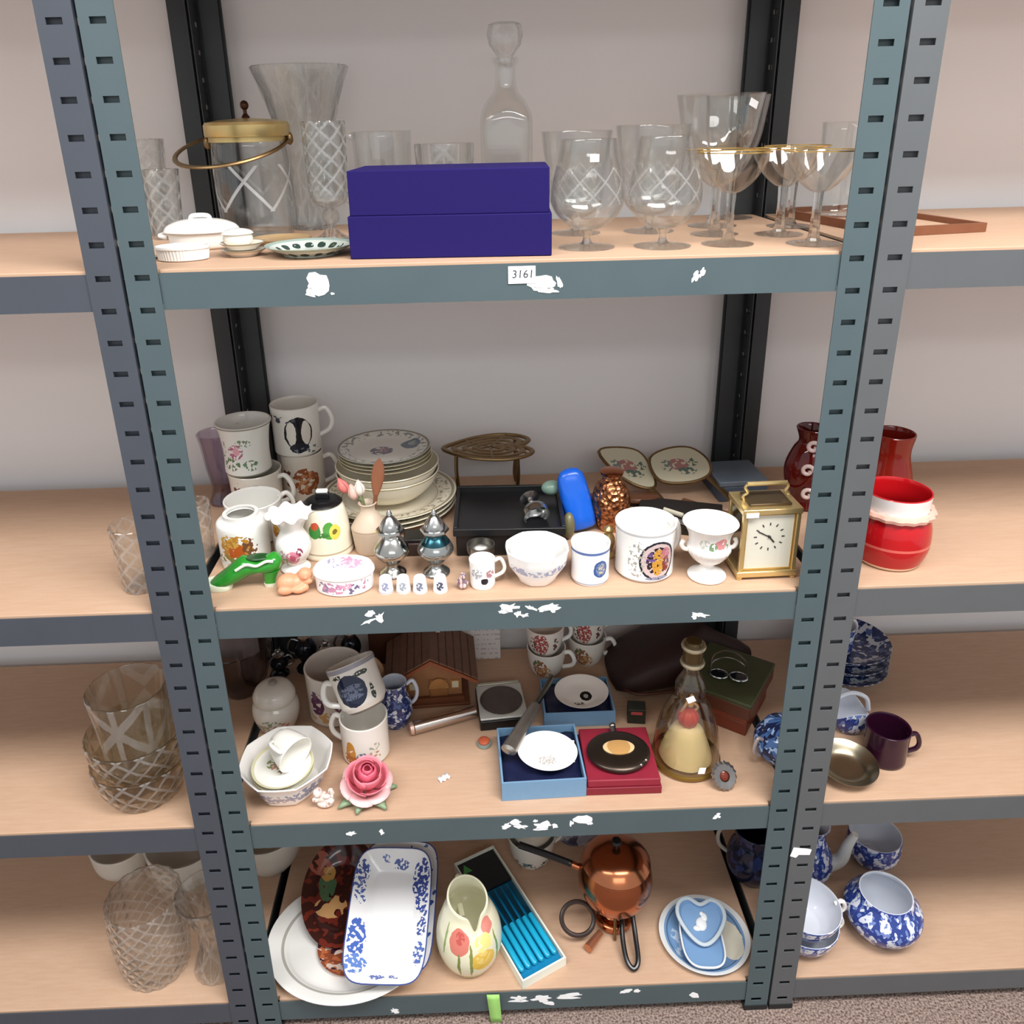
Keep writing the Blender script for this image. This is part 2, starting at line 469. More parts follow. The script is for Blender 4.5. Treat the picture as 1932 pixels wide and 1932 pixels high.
# ------------------------------------------------------------------ materials shared by the wares
M_white = plain('#f2f0ea', .12); M_cream = plain('#ece3cd', .16); M_glass = clear_glass('blown_glass', ior=1.62)
def solid_glass():
    t = NT('solid_glass'); g_ = t.n('ShaderNodeBsdfGlass'); g_.inputs['IOR'].default_value = 1.45; g_.inputs['Roughness'].default_value = .01; g_.inputs[0].default_value = (.96, .97, .96, 1); tr = t.n('ShaderNodeBsdfTransparent'); mx = t.n('ShaderNodeMixShader'); mx.inputs[0].default_value = .35
    t.l(g_.outputs[0], mx.inputs[1]); t.l(tr.outputs[0], mx.inputs[2]); t.l(mx.outputs[0], t.out.inputs[0]); return t.m
M_solid = solid_glass()
M_cryst = cut_crystal('cut_crystal', scale=34, vertical=90, width=.14, frost=.10, refr=.4); M_crystf = cut_crystal('cut_crystal_fine', scale=80, width=.2, strength=1.0, frost=.14, refr=.4)
M_brass = plain('#cfb67c', .32, .8, .12, 60); M_dbrass = plain('#8a7250', .4, 1.0, .2, 60); M_gold = plain('#dcb465', .25, .8)
M_silver = plain('#b9bab8', .22, 1.0, .1, 80); M_pewter = plain('#8d8a84', .36, 1.0, .18, 60); M_copper = plain('#b5714f', .2, 1.0, .1, 40)
M_black = plain('#121214', .3); M_label = plain('#f6f6f6', .6); M_navy = plain('#1b2147', .6); M_ink = plain('#33343c', .6)
M_wood = plain('#7a4a30', .5, 0, .25, 30); M_dwood = plain('#4a2a1e', .5, 0, .3, 30)
def sticker(parent, w, h, loc, rot=(pi/2, 0, 0)):
    return obj('price_sticker', MB().box(-w/2, w/2, -h/2, h/2, 0, .0004), M_label, parent, loc, rot)

# ---- labels and torn label scraps on the front beams
random.seed(4)
def scrap(z, x, dz, w, h, rag=.3, tilt=0.0):
    n = 15; poly = []; rag = min(.62, rag*1.6)
    for k in range(n):
        a = 2*pi*k/n; q = 1-rag*random.random(); px, pz = w/2*cos(a)*q*1.3, h/2*sin(a)*q*1.3
        poly.append((px*cos(tilt)-pz*sin(tilt), px*sin(tilt)+pz*cos(tilt)))
    obj('paper_scrap', MB().prism(poly, 0, .0005), M_label, BM[z], (x, -.0001, dz), (pi/2, 0, 0), smooth=0)
for z, x, zz, w, h, rag, ti in (
    (S1, .185, 1.314, .030, .026, .4, .3), (S1, .178, 1.305, .014, .010, .3, -.5), (S1, .204, 1.303, .005, .003, .3, 0),
    (S1, .457, 1.3085, .030, .016, .15, 0), (S1, .462, 1.3005, .030, .007, .4, -.1), (S1, .479, 1.309, .007, .016, .3, .2),
    (S1, .645, 1.311, .008, .014, .4, -.5), (S1, .652, 1.315, .006, .013, .4, -.4),
    (S2, .216, .850, .013, .009, .3, .2), (S2, .229, .843, .018, .014, .4, .9), (S2, .214, .8375, .026, .006, .4, .4),
    (S2, .411, .852, .026, .013, .4, .1), (S2, .403, .8455, .012, .007, .3, 0), (S2, .424, .841, .010, .010, .4, .8), (S2, .434, .838, .012, .006, .4, .3),
    (S2, .443, .850, .016, .006, .4, -.4), (S2, .458, .845, .008, .005, .3, .3), (S2, .469, .8505, .030, .012, .35, .1), (S2, .474, .8435, .006, .005, .3, 0),
    (S2, .683, .829, .024, .010, .5, -.1), (S2, .676, .826, .010, .008, .5, .3),
    (S3, .157, .446, .015, .009, .5, .3), (S3, .205, .447, .008, .011, .4, -.5),
    (S3, .402, .450, .016, .010, .5, .6), (S3, .416, .4565, .018, .014, .3, 0), (S3, .424, .447, .022, .008, .4, -.2), (S3, .448, .457, .007, .006, .3, 0),
    (S3, .461, .448, .036, .015, .45, .1), (S3, .455, .4395, .022, .004, .2, 0), (S3, .479, .445, .009, .009, .3, 0),
    (S3, .524, .456, .028, .014, .15, 0), (S3, .505, .450, .007, .012, .4, 0), (S3, .535, .448, .009, .007, .4, 0), (S3, .737, .452, .014, .010, .5, .5),
    (S4, .200, .034, .014, .012, .4, -.5), (S4, .418, .052, .028, .013, .4, 0), (S4, .417, .045, .034, .005, .3, 0),
    (S4, .457, .049, .034, .016, .45, 0), (S4, .472, .036, .022, .007, .3, -.2), (S4, .506, .054, .040, .009, .3, .1), (S4, .506, .047, .038, .004, .2, -.05),
    (S4, .607, .058, .020, .008, .25, .3), (S4, .626, .058, .010, .008, .25, 0), (S4, .729, .040, .018, .010, .2, -.5)):
    scrap(z, x, zz-(z-.004), w, h, rag, ti)
lot = thing('lot_label', 'white paper lot label reading 3161 on the top beam', 'label', (.4335, -.0009, 1.3195))
obj('paper', MB().box(-.0165, .0165, -.0004, 0, -.0105, .0105), M_label, lot)
fc = bpy.data.curves.new('lot_number', 'FONT'); fc.body = '3161'; fc.size = .0135; fc.align_x = 'CENTER'; fc.align_y = 'CENTER'; fc.extrude = .0001; fc.shear = .08
ft = bpy.data.objects.new('lettering', fc); COL.objects.link(ft); bpy.context.view_layer.update()
fm = bpy.data.meshes.new_from_object(ft.evaluated_get(bpy.context.evaluated_depsgraph_get())); bpy.data.objects.remove(ft); fm.materials.clear(); fm.materials.append(M_ink)
obj('lettering', fm, M_ink, lot, (.001, -.0005, .0005), (pi/2, 0, 0))
obj('printed_rule', MB().box(-.014, .014, -.0005, -.0004, .0074, .0082), plain('#b9b9c2', .6), lot)
rib = MB().sheet([[(-.011+.001*k, -.006-.0007*math.sin(k*.9), -k*.012), (.011+.0006*k, -.0065-.0007*math.sin(k*.9), -k*.012)] for k in range(7)])
solo('ribbon', 'bright green ribbon hanging over the bottom shelf edge', 'ribbon', rib, plain('#a5dd78', .5, 0, .1, 20), (.373, 0, S4+.0015), thick=.0006)

# ---- top shelf, from the left
def glassware(name, label, cat, loc, pts, t, mat, extra=None, seg=56, mod=None, floor=None, group=None):
    T = thing(name, label, cat, loc, group=group); pr, k = shell(pts, t, floor)
    obj('body', MB().lathe(pr, seg, mod, inner=k), mat, T)
    return T
flute = lambda n, a: (lambda r, z, th: (r*(1+a*abs(cos(n*th/2))), z))
glassware('crystal_vase', 'wide cut crystal vase half hidden behind the left post on the top shelf', 'vase', (-.140, .36, S1),
          smoothp([(.030, 0), (.032, .01), (.035, .06), (.039, .11), (.042, .142)], 4), .005, M_crystf, mod=flute(16, .03))
glassware('crystal_tumbler', 'small cut crystal tumbler beside the brass-lidded barrel', 'glass', (-.088, .300, S1),
          smoothp([(.020, 0), (.022, .01), (.024, .05), (.027, .1)], 4), .004, M_crystf, mod=flute(12, .04))
T = thing('biscuit_barrel', 'cut glass biscuit barrel with brass lid and swing handle', 'jar', (.050, .300, S1)); T.scale = (.92, .92, 1)
pr, k = shell(smoothp([(.052, 0), (.058, .006), (.060, .05), (.061, .10), (.059, .137)], 4), .004)
obj('jar', MB().lathe(pr, 56, inner=k), cut_crystal('cross_cut_glass', scale=24, strength=.5, lo=.04, hi=.105, width=.08, frost=.35, refr=.1), T)
obj('collar', MB().lathe([(.0585, .137), (.0615, .137), (.0615, .1435), (.0585, .1435), (.0585, .137)], 48), M_brass, T)
lid = obj('lid', MB().lathe([(0, .144), (.066, .144), (.067, .146), (.067, .160), (.064, .164), (.045, .167), (.018, .169), (0, .170)], 56), M_brass, T)
obj('finial', MB().lathe(smoothp([(.004, .168), (.0065, .171), (.003, .176), (.0032, .182)], 4)+[(0, .182)], 20).ball((0, 0, .187), .0068, 16, 10), plain('#4a2f22', .35, .8), lid)
ring = MB().tube([(.090*cos(2*pi*a/40), .090*sin(2*pi*a/40), 0) for a in range(40)], .0042, 8, True, flat=.6)
ring.move(M=Matrix.Rotation(radians(15), 3, 'X') @ Matrix.Rotation(radians(-5), 3, 'Y')); ring.move((-.026, -.006, .130))
obj('swing_handle', ring, M_dbrass, T)
obj('hinge', MB().ball((.066, 0, .140), (.006, .006, .009)), M_dbrass, T); obj('hinge', MB().ball((-.066, 0, .136), (.006, .006, .009)), M_dbrass, T)
glassware('crystal_vase', 'tall cut crystal vase with a wide flaring rim', 'vase', (.119, .386, S1),
          smoothp([(.034, 0), (.032, .02), (.033, .06), (.037, .11), (.047, .16), (.060, .205), (.0735, .2415)], 5), .0045, M_cryst, mod=flute(18, .025))
T = glassware('crystal_vase', 'footed cut crystal vase with a ball stem, in front of the flaring one', 'vase', (.174, .222, S1),
          smoothp([(.010, .047), (.024, .056), (.028, .08), (.029, .12), (.030, .161)], 4), .004, M_crystf, mod=flute(12, .03), floor=.055)
obj('stem', MB().ball((0, 0, .034), .0125).lathe([(.006, .012), (.006, .05)], 16), M_cryst, T)
obj('foot', MB().lathe(smoothp([(0, 0), (.026, 0), (.027, .003), (.016, .009), (.006, .018), (0, .018)], 3), 40), M_cryst, T)
T = thing('casserole_dish', 'white oval casserole dish with a domed lid', 'dish', (-.002, .190, S1))
pr, k = shell(smoothp([(.040, 0), (.045, .004), (.047, .017), (.049, .021)], 4), .003)
obj('body', MB().lathe(pr, 48, sy=.78, inner=k), M_white, T)
l_ = obj('lid', MB().lathe(smoothp([(.051, .022), (.052, .024), (.046, .031), (.030, .037), (.012, .0395), (0, .040)], 4)+[(0, .022), (.051, .022)], 48, sy=.78), M_white, T)
obj('lid_handle', MB().tube(catmull([(-.014, 0, .037), (-.010, 0, .043), (.010, 0, .043), (.014, 0, .037)], 5), .0032, 8), M_white, l_)
for sx in (-1, 1): obj('lug_handle', MB().tube(catmull([(sx*.045, -.013, .016), (sx*.056, -.010, .018), (sx*.056, .010, .018), (sx*.045, .013, .016)], 5), .003, 8), M_white, T)
T = thing('ramekin', 'white fluted oval ramekin at the left front corner of the top shelf', 'dish', (.006, .078, S1))
pr, k = shell([(.029, 0), (.031, .001), (.033, .014), (.0345, .0145), (.0345, .017)], .0025)
obj('body', MB().lathe(pr, 144, lambda r, z, a: (r*(1+(.018*cos(48*a) if .0008 < z < .0142 and r > .0305 else 0)), z), sy=.72, inner=k), M_white, T)
sa = MB().lathe(smoothp([(0, .002), (.018, .0), (.020, .001), (.027, .005), (.0315, .0075), (.0315, .0085), (.026, .0065), (.018, .003), (0, .003)], 3), 48)
sm = ceramic('saucer_gilt', '#efe9dc', bands=((.0295, .04, '#a89c84'),), coord='Object', radial=True)
sau = solo('saucer', 'lower of two small white saucers beside the fluted ramekin', 'saucer', sa, sm, (.077, .100, S1), group='small saucers on the top shelf')
dup(sau, 'upper of two small white saucers, under the little lidded pot', (.076, .102, S1+.0085)); sau.scale = bpy.data.objects['saucer.001'].scale = (.9, .9, 1)
T = thing('lidded_pot', 'little white lidded pot standing on stacked saucers', 'pot', (.070, .106, S1+.0125)); T.scale = (.85, .85, .9)
pr, k = shell(smoothp([(.014, 0), (.021, .004), (.0225, .010), (.021, .016)], 3), .002); obj('body', MB().lathe(pr, 40, inner=k), sm, T)
obj('lid', MB().lathe(smoothp([(0, .016), (.0225, .0165), (.0228, .018), (.019, .021), (.008, .0235), (0, .024)], 3), 40), M_white, T)
gp = ceramic('green_tile_plate', '#cfd8cf', spots=[(.045*sin(a*.42), -.045*cos(a*.42), .0062, .0062, '#31463f', 120, .35) for a in range(15)], bands=((.057, .07, '#9fb3a9'),), coord='Object', radial=True)
solo('plate', 'pale green plate with dark sprig border, beside the purple box', 'plate', MB().lathe(smoothp([(0, .001), (.036, .0), (.038, .0015), (.052, .008), (.063, .0135), (.0632, .0148), (.050, .010), (.036, .0035), (0, .0035)], 4), 64), gp, (.165, .094, S1)).scale = (.9, .9, .9)
solo('plate', 'flat amber glass plate behind the pale green one', 'plate', MB().lathe(smoothp([(0, .0005), (.045, 0), (.047, .001), (.058, .007), (.058, .0085), (.045, .004), (0, .004)], 3), 56), plain('#a98e68', .25, 0, .15, 25), (.104, .208, S1)).scale = (.72, .72, 1)
T = glassware('glass_jug', 'clear glass jug with a loop handle, behind the left end of the purple box', 'jug', (.244, .325, S1),
          smoothp([(.034, 0), (.040, .006), (.044, .05), (.043, .10), (.045, .146)], 4), .003, M_glass)
obj('handle', handle(.044, .138, .035, .030, .0046, pi), M_solid, T)
T = thing('gift_box', 'deep purple-blue cardboard box with a lift-off lid', 'box', (.348, .033, S1), (0, 0, radians(-3.2)))
M_box = plain('#1f1656', .75, 0, .06, 200, .05, spec=.15)
obj('box_base', MB().box(-.1245, .1245, 0, .132, 0, .0515), M_box, T, bevel=.0012)
obj('lid', MB().box(-.1215, .1215, .0015, .130, .0515, .1045), M_box, T, bevel=.0012)
glassware('crystal_tumbler', 'cut tumbler behind the middle of the purple box', 'glass', (.338, .325, S1), smoothp([(.032, 0), (.035, .01), (.041, .06), (.045, .126)], 4), .004, M_cryst, mod=flute(14, .03))
T = thing('decanter', 'square clear glass decanter with a faceted stopper', 'decanter', (.433, .330, S1))
def sq(n):
    def m(r, z, a):
        w = max(0, min(1, (.190-z)/.03)); q = (abs(cos(a))**6+abs(sin(a))**6)**(-1/6)
        return r*(1+w*(q-1)), z
    return m
pr, k = shell([(.037, 0), (.0385, .003), (.039, .14), (.0388, .158)]+smoothp([(.0375, .168), (.030, .184), (.0185, .198), (.0155, .212), (.015, .232), (.019, .238), (.019, .243)], 4), .004, .012)
obj('bottle', MB().lathe(pr, 64, sq(4), inner=k), M_glass, T)
obj('stopper', MB().lathe([(0, .230), (.010, .232), (.0125, .247), (.024, .262), (.0265, .275), (.024, .289), (.020, .291), (0, .291)], 8), M_cryst, T, smooth=0)

M_cutg = cut_crystal('cut_bowl_glass', scale=60, strength=.4, lo=.055, hi=.10, width=.10, frost=.12, refr=.08)
def balloon(label, loc, pts, s=None, foot=.036, stem=.022, stick=None):
    T = thing('brandy_glass', label, 'glass', loc, group='brandy balloons on the top shelf'); pr, k = shell(smoothp(pts, 5), .0018, stem+.003)
    obj('bowl', MB().lathe(pr, 56, inner=k), M_cutg, T)
    obj('stem', MB().lathe(smoothp([(.010, .004), (.0055, .009), (.0055, .015), (.009, stem+.001)], 3), 24), M_solid, T)
    obj('foot', MB().lathe([(0, 0), (foot, 0), (foot+.0006, .0012), (foot*.7, .0030), (.010, .0052), (0, .0056)], 48), M_solid, T)
    if stick: sticker(T, .011, .009, stick)
    return T
bp = [(.006, .021), (.026, .029), (.042, .046), (.0465, .064), (.043, .09), (.037, .115), (.0345, .133)]
balloon('cut brandy balloon with a white sticker, right of the purple box', (.524, .088, S1), bp, stick=(.002, -.0395, .112))
balloon('cut brandy balloon at the front, left of the gilt-rimmed coupe', (.621, .080, S1), [(a, b*1.01) for a, b in bp])
tp = [(.006, .021), (.026, .029), (.038, .046), (.0405, .064), (.043, .09), (.047, .115), (.050, .141)]
balloon('bell-shaped cut wine glass right behind the stickered balloon', (.528, .232, S1), tp)
balloon('bell-shaped cut wine glass behind the second brandy balloon', (.636, .232, S1), [(a*1.05, b*1.04) for a, b in tp])
def coupe(label, loc):
    T = thing('champagne_coupe', label, 'glass', loc, group='gilt-rimmed champagne coupes')
    pr, k = shell(smoothp([(.005, .064), (.013, .067), (.027, .079), (.0385, .097), (.0462, .1135)], 5), .0014, .066)
    obj('bowl', MB().lathe(pr, 56, inner=k), M_glass, T)
    obj('gilt_rim', MB().lathe([(.0454, .1130), (.0463, .1130), (.0465, .1144), (.0455, .1144), (.0454, .1130)], 56), M_gold, T)
    obj('stem', MB().lathe(smoothp([(.011, .004), (.0075, .012), (.006, .04), (.007, .066)], 3), 8), M_solid, T, smooth=0)
    obj('foot', MB().lathe([(0, 0), (.0325, 0), (.033, .0012), (.022, .0028), (.009, .005), (0, .0055)], 48), M_solid, T)
    return T
cA = coupe('gilt-rimmed champagne coupe with a white sticker on its rim', (.707, .083, S1))
c2 = dup(cA, 'gilt-rimmed coupe hidden directly behind the stickered one', (.718, .180, S1))
dup(cA, 'gilt-rimmed coupe farther back between the two front coupes', (.850, .246, S1))
dup(cA, 'middle gilt-rimmed coupe just behind the rightmost one', (.803, .162, S1))
dup(cA, 'rightmost gilt-rimmed champagne coupe, beside the right post', (.812, .066, S1))
sticker(cA, .0115, .010, (.036, -.0298, .108), (pi/2, 0, .9))
def goblet(label, loc, R=.066, st=False):
    T = thing('wine_goblet', label, 'glass', loc, group='tall goblets at the back')
    pr, k = shell(smoothp([(.005, .078), (R*.40, .086), (R*.67, .105), (R*.83, .13), (R*.92, .16), (R, .186)], 5), .0018, .082)
    obj('bowl', MB().lathe(pr, 64, flute(24, .012), inner=k), M_glass, T)
    obj('stem', MB().lathe(smoothp([(.010, .004), (.005, .014), (.0045, .05), (.007, .08)], 3), 20), M_solid, T)
    obj('foot', MB().lathe([(0, 0), (.036, 0), (.0366, .0012), (.022, .003), (.010, .005), (0, .0056)], 48), M_solid, T)
    if st: sticker(T, .017, .010, (.030, -.0545, .172), (pi/2, .35, .55))
goblet('tall fluted goblet with a tilted white sticker', (.742, .275, S1), .062, True); goblet('tall fluted goblet in front of the rear right post', (.800, .375, S1), .048)
glassware('crystal_tumbler', 'clear straight tumbler seen past the rear right post', 'glass', (.962, .330, S1+.0045), smoothp([(.034, 0), (.037, .008), (.039, .08), (.041, .139)], 3), .002, M_glass)
T = thing('wooden_tray', 'reddish brown wooden tray edge beside the right post on the top shelf', 'tray', (.980, .262, S1), (0, 0, radians(10)))
obj('tray_base', MB().box(-.07, .07, -.14, .14, 0, .004), M_board, T)
for i, (a, b, c_, d) in enumerate(((-.074, .074, -.144, -.138), (-.074, .074, .138, .144), (-.074, -.068, -.138, .138), (.068, .074, -.138, .138))): obj('tray_edge', MB().box(a, b, c_, d, 0, .012), M_wood, T)
# ------------------------------------------------------------------ second shelf
def mug(label, loc, pts, t, mat, hd=None, name='mug', cat='mug', group=None, rot=(0, 0, 0), hmat=None, seg=56, rimline=None, mod=None):
    T = thing(name, label, cat, loc, rot, group); pr, k = shell(pts, t)
    obj('body', MB().lathe(pr, seg, mod, inner=k), mat, T)
    if hd: obj('handle', handle(*hd), hmat or M_white, T)
    if rimline: 
        R, z = pts[-1]; obj('rim_band', MB().lathe([(R+.0002, z-rimline[1]), (R+.0004, z-rimline[1]), (R+.0004, z-.0005), (R+.0002, z-.0005), (R+.0002, z-rimline[1])], seg), rimline[0], T)
    return T
def cyl(R, H, flare=0.0, foot=.92): return [(R*foot, 0), (R, .004)] + smoothp([(R, .008), (R*(1-flare*.15), H*.4), (R*(1+flare*.3), H*.8), (R*(1+flare), H)], 3)
FL1 = [(-.01, .045, .016, .014, '#b66a86', 180, .5), (-.008, .047, .007, .007, '#e6a9b8'), (-.022, .022, .020, .011, '#5f7d59', 150, .52), (.018, .020, .016, .010, '#6d8a66', 150, .52), (.008, .060, .016, .008, '#7d8f6e', 170, .55), (-.036, .04, .012, .03, '#77906f', 140, .6)]
m_floral = ceramic('china_floral_pink', '#efeee8', FL1, bands=((.0, .003, '#8f8a78'),))
m_botan = ceramic('china_black_panel', '#eeebe3', [(.012, .044, .026, .030, '#14161f'), (-.001, .045, .0085, .022, '#e9e4da'), (.026, .045, .0085, .022, '#e4ded2'), (.012, .018, .018, .009, '#1d2233'), (-.02, .07, .03, .006, '#4a4e60', 90, .5), (.03, .012, .03, .006, '#77808c', 100, .55)])
m_brownf = ceramic('china_brown_fruit', '#e6dfd3', [(.012, .040, .024, .026, '#9c5a3c', 90, .45), (.012, .04, .02, .02, '#c98f5c', 110, .55), (-.02, .05, .014, .02, '#6e3f3b', 90, .55)])
m_autumn = ceramic('china_autumn', '#f6f4ee', [(-.004, .040, .026, .022, '#c58a3a', 120, .42), (-.002, .036, .012, .012, '#c8602a'), (-.012, .050, .016, .012, '#d9a94e', 150, .5), (.018, .042, .012, .016, '#7b5138', 120, .5), (-.02, .022, .02, .010, '#8a8a45', 140, .55)], warp=(90, .012))
m_pansy = ceramic('china_pansy', '#f3efe8', [(0, .046, .015, .015, '#b5762e'), (.005, .040, .011, .010, '#571e1a'), (.002, .046, .005, .006, '#2c1013'), (-.006, .052, .010, .008, '#d0a04c', 150, .5)])
m_rose = ceramic('china_rose', '#f4f1ed', [(.004, .030, .014, .013, '#d98ca0', 140, .42), (.004, .030, .006, .006, '#c9607c'), (-.012, .022, .010, .008, '#94a783', 160, .5), (.018, .040, .007, .007, '#8c3f5c', 160, .45), (-.014, .038, .009, .006, '#c9a3b4', 150, .5)])
# cup stacks at the left end
g = 'mugs stacked at the left end of the second shelf'
mug('white cup under the flared floral mug, left stack', (-.010, .312, S2), cyl(.043, .078, .06), .003, m_brownf, (.043, .066, .018, .026, .0042, -.25), 'cup', 'cup', g)
mug('flared white mug with pink flowers, top of the left stack', (-.018, .310, S2+.0798), cyl(.039, .088, .19, .98), .003, m_floral, (.041, .07, .022, .024, .004, 2.1), group=g, rimline=(plain('#9a9484', .4), .0025))
mug('brown-patterned mug at the bottom of the back left stack', (.060, .372, S2), cyl(.038, .086), .003, m_brownf, (.038, .07, .022, .024, .004, .1), group=g)
mug('mug with a black figured panel, top of the back left stack', (.056, .372, S2+.0875), cyl(.041, .088, .03), .003, m_botan, (.042, .072, .026, .021, .004, .12), group=g)
mug('plain white wide cup in front of the left mug stack', (.008, .219, S2), cyl(.044, .066, .05), .003, m_floral, (.045, .058, .02, .02, .004, .5), 'cup', 'cup', g)
T = thing('storage_jar', 'white jar with an orange autumn flower, behind the green shoe', 'jar', (.013, .134, S2))
pr, k = shell(smoothp([(.034, 0), (.037, .003), (.038, .04), (.0385, .066), (.035, .074), (.024, .079)], 4), .003); obj('body', MB().lathe(pr, 48, inner=k), m_autumn, T)
obj('rim', MB().lathe([(.022, .078), (.026, .078), (.0265, .084), (.021, .084), (.022, .078)], 48, lambda r, z, a: (r, z)), M_white, T)
mug('small white jar with a brown pansy beside the autumn jar', (.0685, .160, S2), cyl(.019, .068, .05), .0025, m_pansy, None, 'storage_jar', 'jar')
T = thing('ewer', 'white frilled-rim vase with a pink rose on a foot', 'vase', (.094, .106, S2))
pr, k = shell(smoothp([(.0215, 0), (.022, .004), (.014, .012), (.020, .020), (.026, .034), (.025, .050), (.018, .064), (.018, .072), (.025, .086), (.034, .094)], 4), .0022, .014)
obj('body', MB().lathe(pr, 72, lambda r, z, a: (r*(1+max(0, (z-.07))*3.2*sin(9*a)), z+max(0, z-.078)*.2*cos(9*a)), inner=k), m_rose, T)
T = thing('honey_pot', 'cream tapering jar with painted flowers and a black knobbed lid', 'jar', (.133, .162, S2))
m_straw = ceramic('cream_flower_jar', '#efe7d2', [(-.012, .050, .011, .012, '#3c8a3a'), (-.012, .058, .008, .006, '#c4502f'), (.014, .050, .011, .014, '#4e9a3c'), (.024, .047, .010, .012, '#d8d05c'), (.024, .047, .004, .004, '#7d6a30'), (.002, .043, .010, .004, '#3f7d3a', 200, .4)], bands=((.010, .0125, '#b5a88c'),))
pr, k = shell(smoothp([(.040, 0), (.0415, .004), (.0405, .012), (.037, .045), (.032, .075), (.026, .083)], 4), .003); obj('body', MB().lathe(pr, 48, inner=k), m_straw, T)
l_ = obj('lid', MB().lathe(smoothp([(0, .082), (.027, .083), (.0285, .085), (.022, .0885), (.008, .090), (0, .090)], 4), 40), M_black, T)
obj('lid_knob', MB().box(-.011, .011, -.004, .004, .089, .100), M_black, l_, bevel=.002); obj('sugar_tip', MB().box(-.009, .009, -.0045, .0045, .0995, .1045), M_white, l_, bevel=.0015)
# green glazed shoe
T = thing('pottery_shoe', 'green glazed pottery heeled shoe with a white sole', 'ornament', (.026, .060, S2), (0, 0, radians(4)))
secs = [(-.050, .001, .004, .002), (-.046, .001, .012, .010), (-.036, .002, .020, .015), (-.022, .004, .030, .0175), (-.008, .009, .042, .0175), (.004, .015, .050, .0165), (.014, .020, .047, .0155), (.026, .023, .043, .016), (.038, .022, .048, .017), (.048, .022, .052, .016), (.055, .026, .050, .012), (.059, .033, .044, .004)]
def shoe_ring(x, a, b, w, n=20): return [(x, w*cos(2*pi*k/n), (a+b)/2+(b-a)/2*sin(2*pi*k/n)) for k in range(n)]
m_gr = plain('#2f8f2f', .1, 0, .25, 60)
obj('upper', MB().loft([shoe_ring(*q) for q in secs]), m_gr, T, smooth=60)
obj('heel', MB().loft([oval_ring(.008, .009, 0, 16, 3, .039, 0), oval_ring(.0085, .010, .012, 16, 3, .040, 0), oval_ring(.013, .013, .026, 16, 3, .043, 0)]), m_gr, T, smooth=60)
obj('heel_tip', MB().loft([oval_ring(.0083, .0093, -.0001, 16, 3, .039, 0), oval_ring(.0086, .0098, .006, 16, 3, .039, 0)]), plain('#d7dcc6', .2), T)
obj('sole', MB().loft([oval_ring(.019, .0135, 0, 24, 2.4, -.034, 0), oval_ring(.021, .0165, .008, 24, 2.4, -.034, 0), oval_ring(.018, .015, .012, 24, 2.4, -.036, 0)]), plain('#dfe6cf', .2), T, smooth=60)
obj('collar_trim', MB().tube(catmull([(-.004, -.017, .036), (.012, -.0165, .044), (.026, -.0168, .041), (.040, -.0165, .047), (.050, -.0155, .046)], 5), .0022, 8), plain('#e6f0dc', .2), T)
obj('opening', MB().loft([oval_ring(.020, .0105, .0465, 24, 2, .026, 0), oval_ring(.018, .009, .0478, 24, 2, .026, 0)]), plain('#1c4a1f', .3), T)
# sleeping baby
T = thing('baby_figurine', 'terracotta pink figurine of a baby sleeping curled up', 'figurine', (.104, .044, S2), (0, 0, radians(12)))
bb = MB(); 
for c, r in (((-.008, 0, .014), (.0165, .014, .0138)), ((.002, 0, .0125), (.014, .0125, .012)), ((.0165, -.001, .0245), (.0105, .0105, .0100)), ((.012, -.010, .008), (.009, .006, .006)), ((.006, -.012, .007), (.010, .006, .0055)), ((-.012, -.010, .008), (.012, .007, .007)), ((.020, -.008, .016), (.007, .004, .004)), ((.010, .006, .018), (.008, .008, .008)), ((.017, -.0112, .0235), (.002, .002, .002)), ((.0255, -.003, .0235), (.002, .0025, .003))): bb.ball(c, r, 16, 10)
obj('body', bb, plain('#d99a76', .45, 0, .08, 60), T, remesh=.0011)
# oval trinket box
T = thing('trinket_box', 'oval white trinket box with pink blossom, at the shelf front', 'box', (.176, .051, S2))
m_pk = ceramic('blossom_print', '#f5f2f1', [(-.014, .013, .020, .009, '#c58cab', 170, .46), (.014, .012, .012, .008, '#6a6488', 170, .52), (-.03, .013, .010, .008, '#8a7fa0', 160, .52), (.006, .017, .010, .006, '#d9a2ba', 200, .48), (.034, .016, .010, .008, '#b88aa8', 160, .55)])
m_pkl = ceramic('blossom_lid', '#f5f2f1', [(.012, -.002, .016, .014, '#d9a0bc', 160, .45), (-.018, .004, .006, .008, '#9a8fb0', 180, .5), (-.006, -.010, .008, .006, '#a7a0bc', 180, .55), (.004, .010, .010, .006, '#cf94b2', 180, .5)], coord='Object')
pr, k = shell([(.039, 0), (.0415, .002), (.0425, .024), (.0425, .025)], .003); obj('body', MB().lathe(pr, 56, sy=.74, inner=k), m_pk, T)
obj('lid', MB().lathe([(0, .0253), (.0435, .0253), (.0447, .027), (.0440, .031)]+smoothp([(.041, .035), (.028, .0385), (.012, .040), (0, .0403)], 3), 56, sy=.74), m_pkl, T)
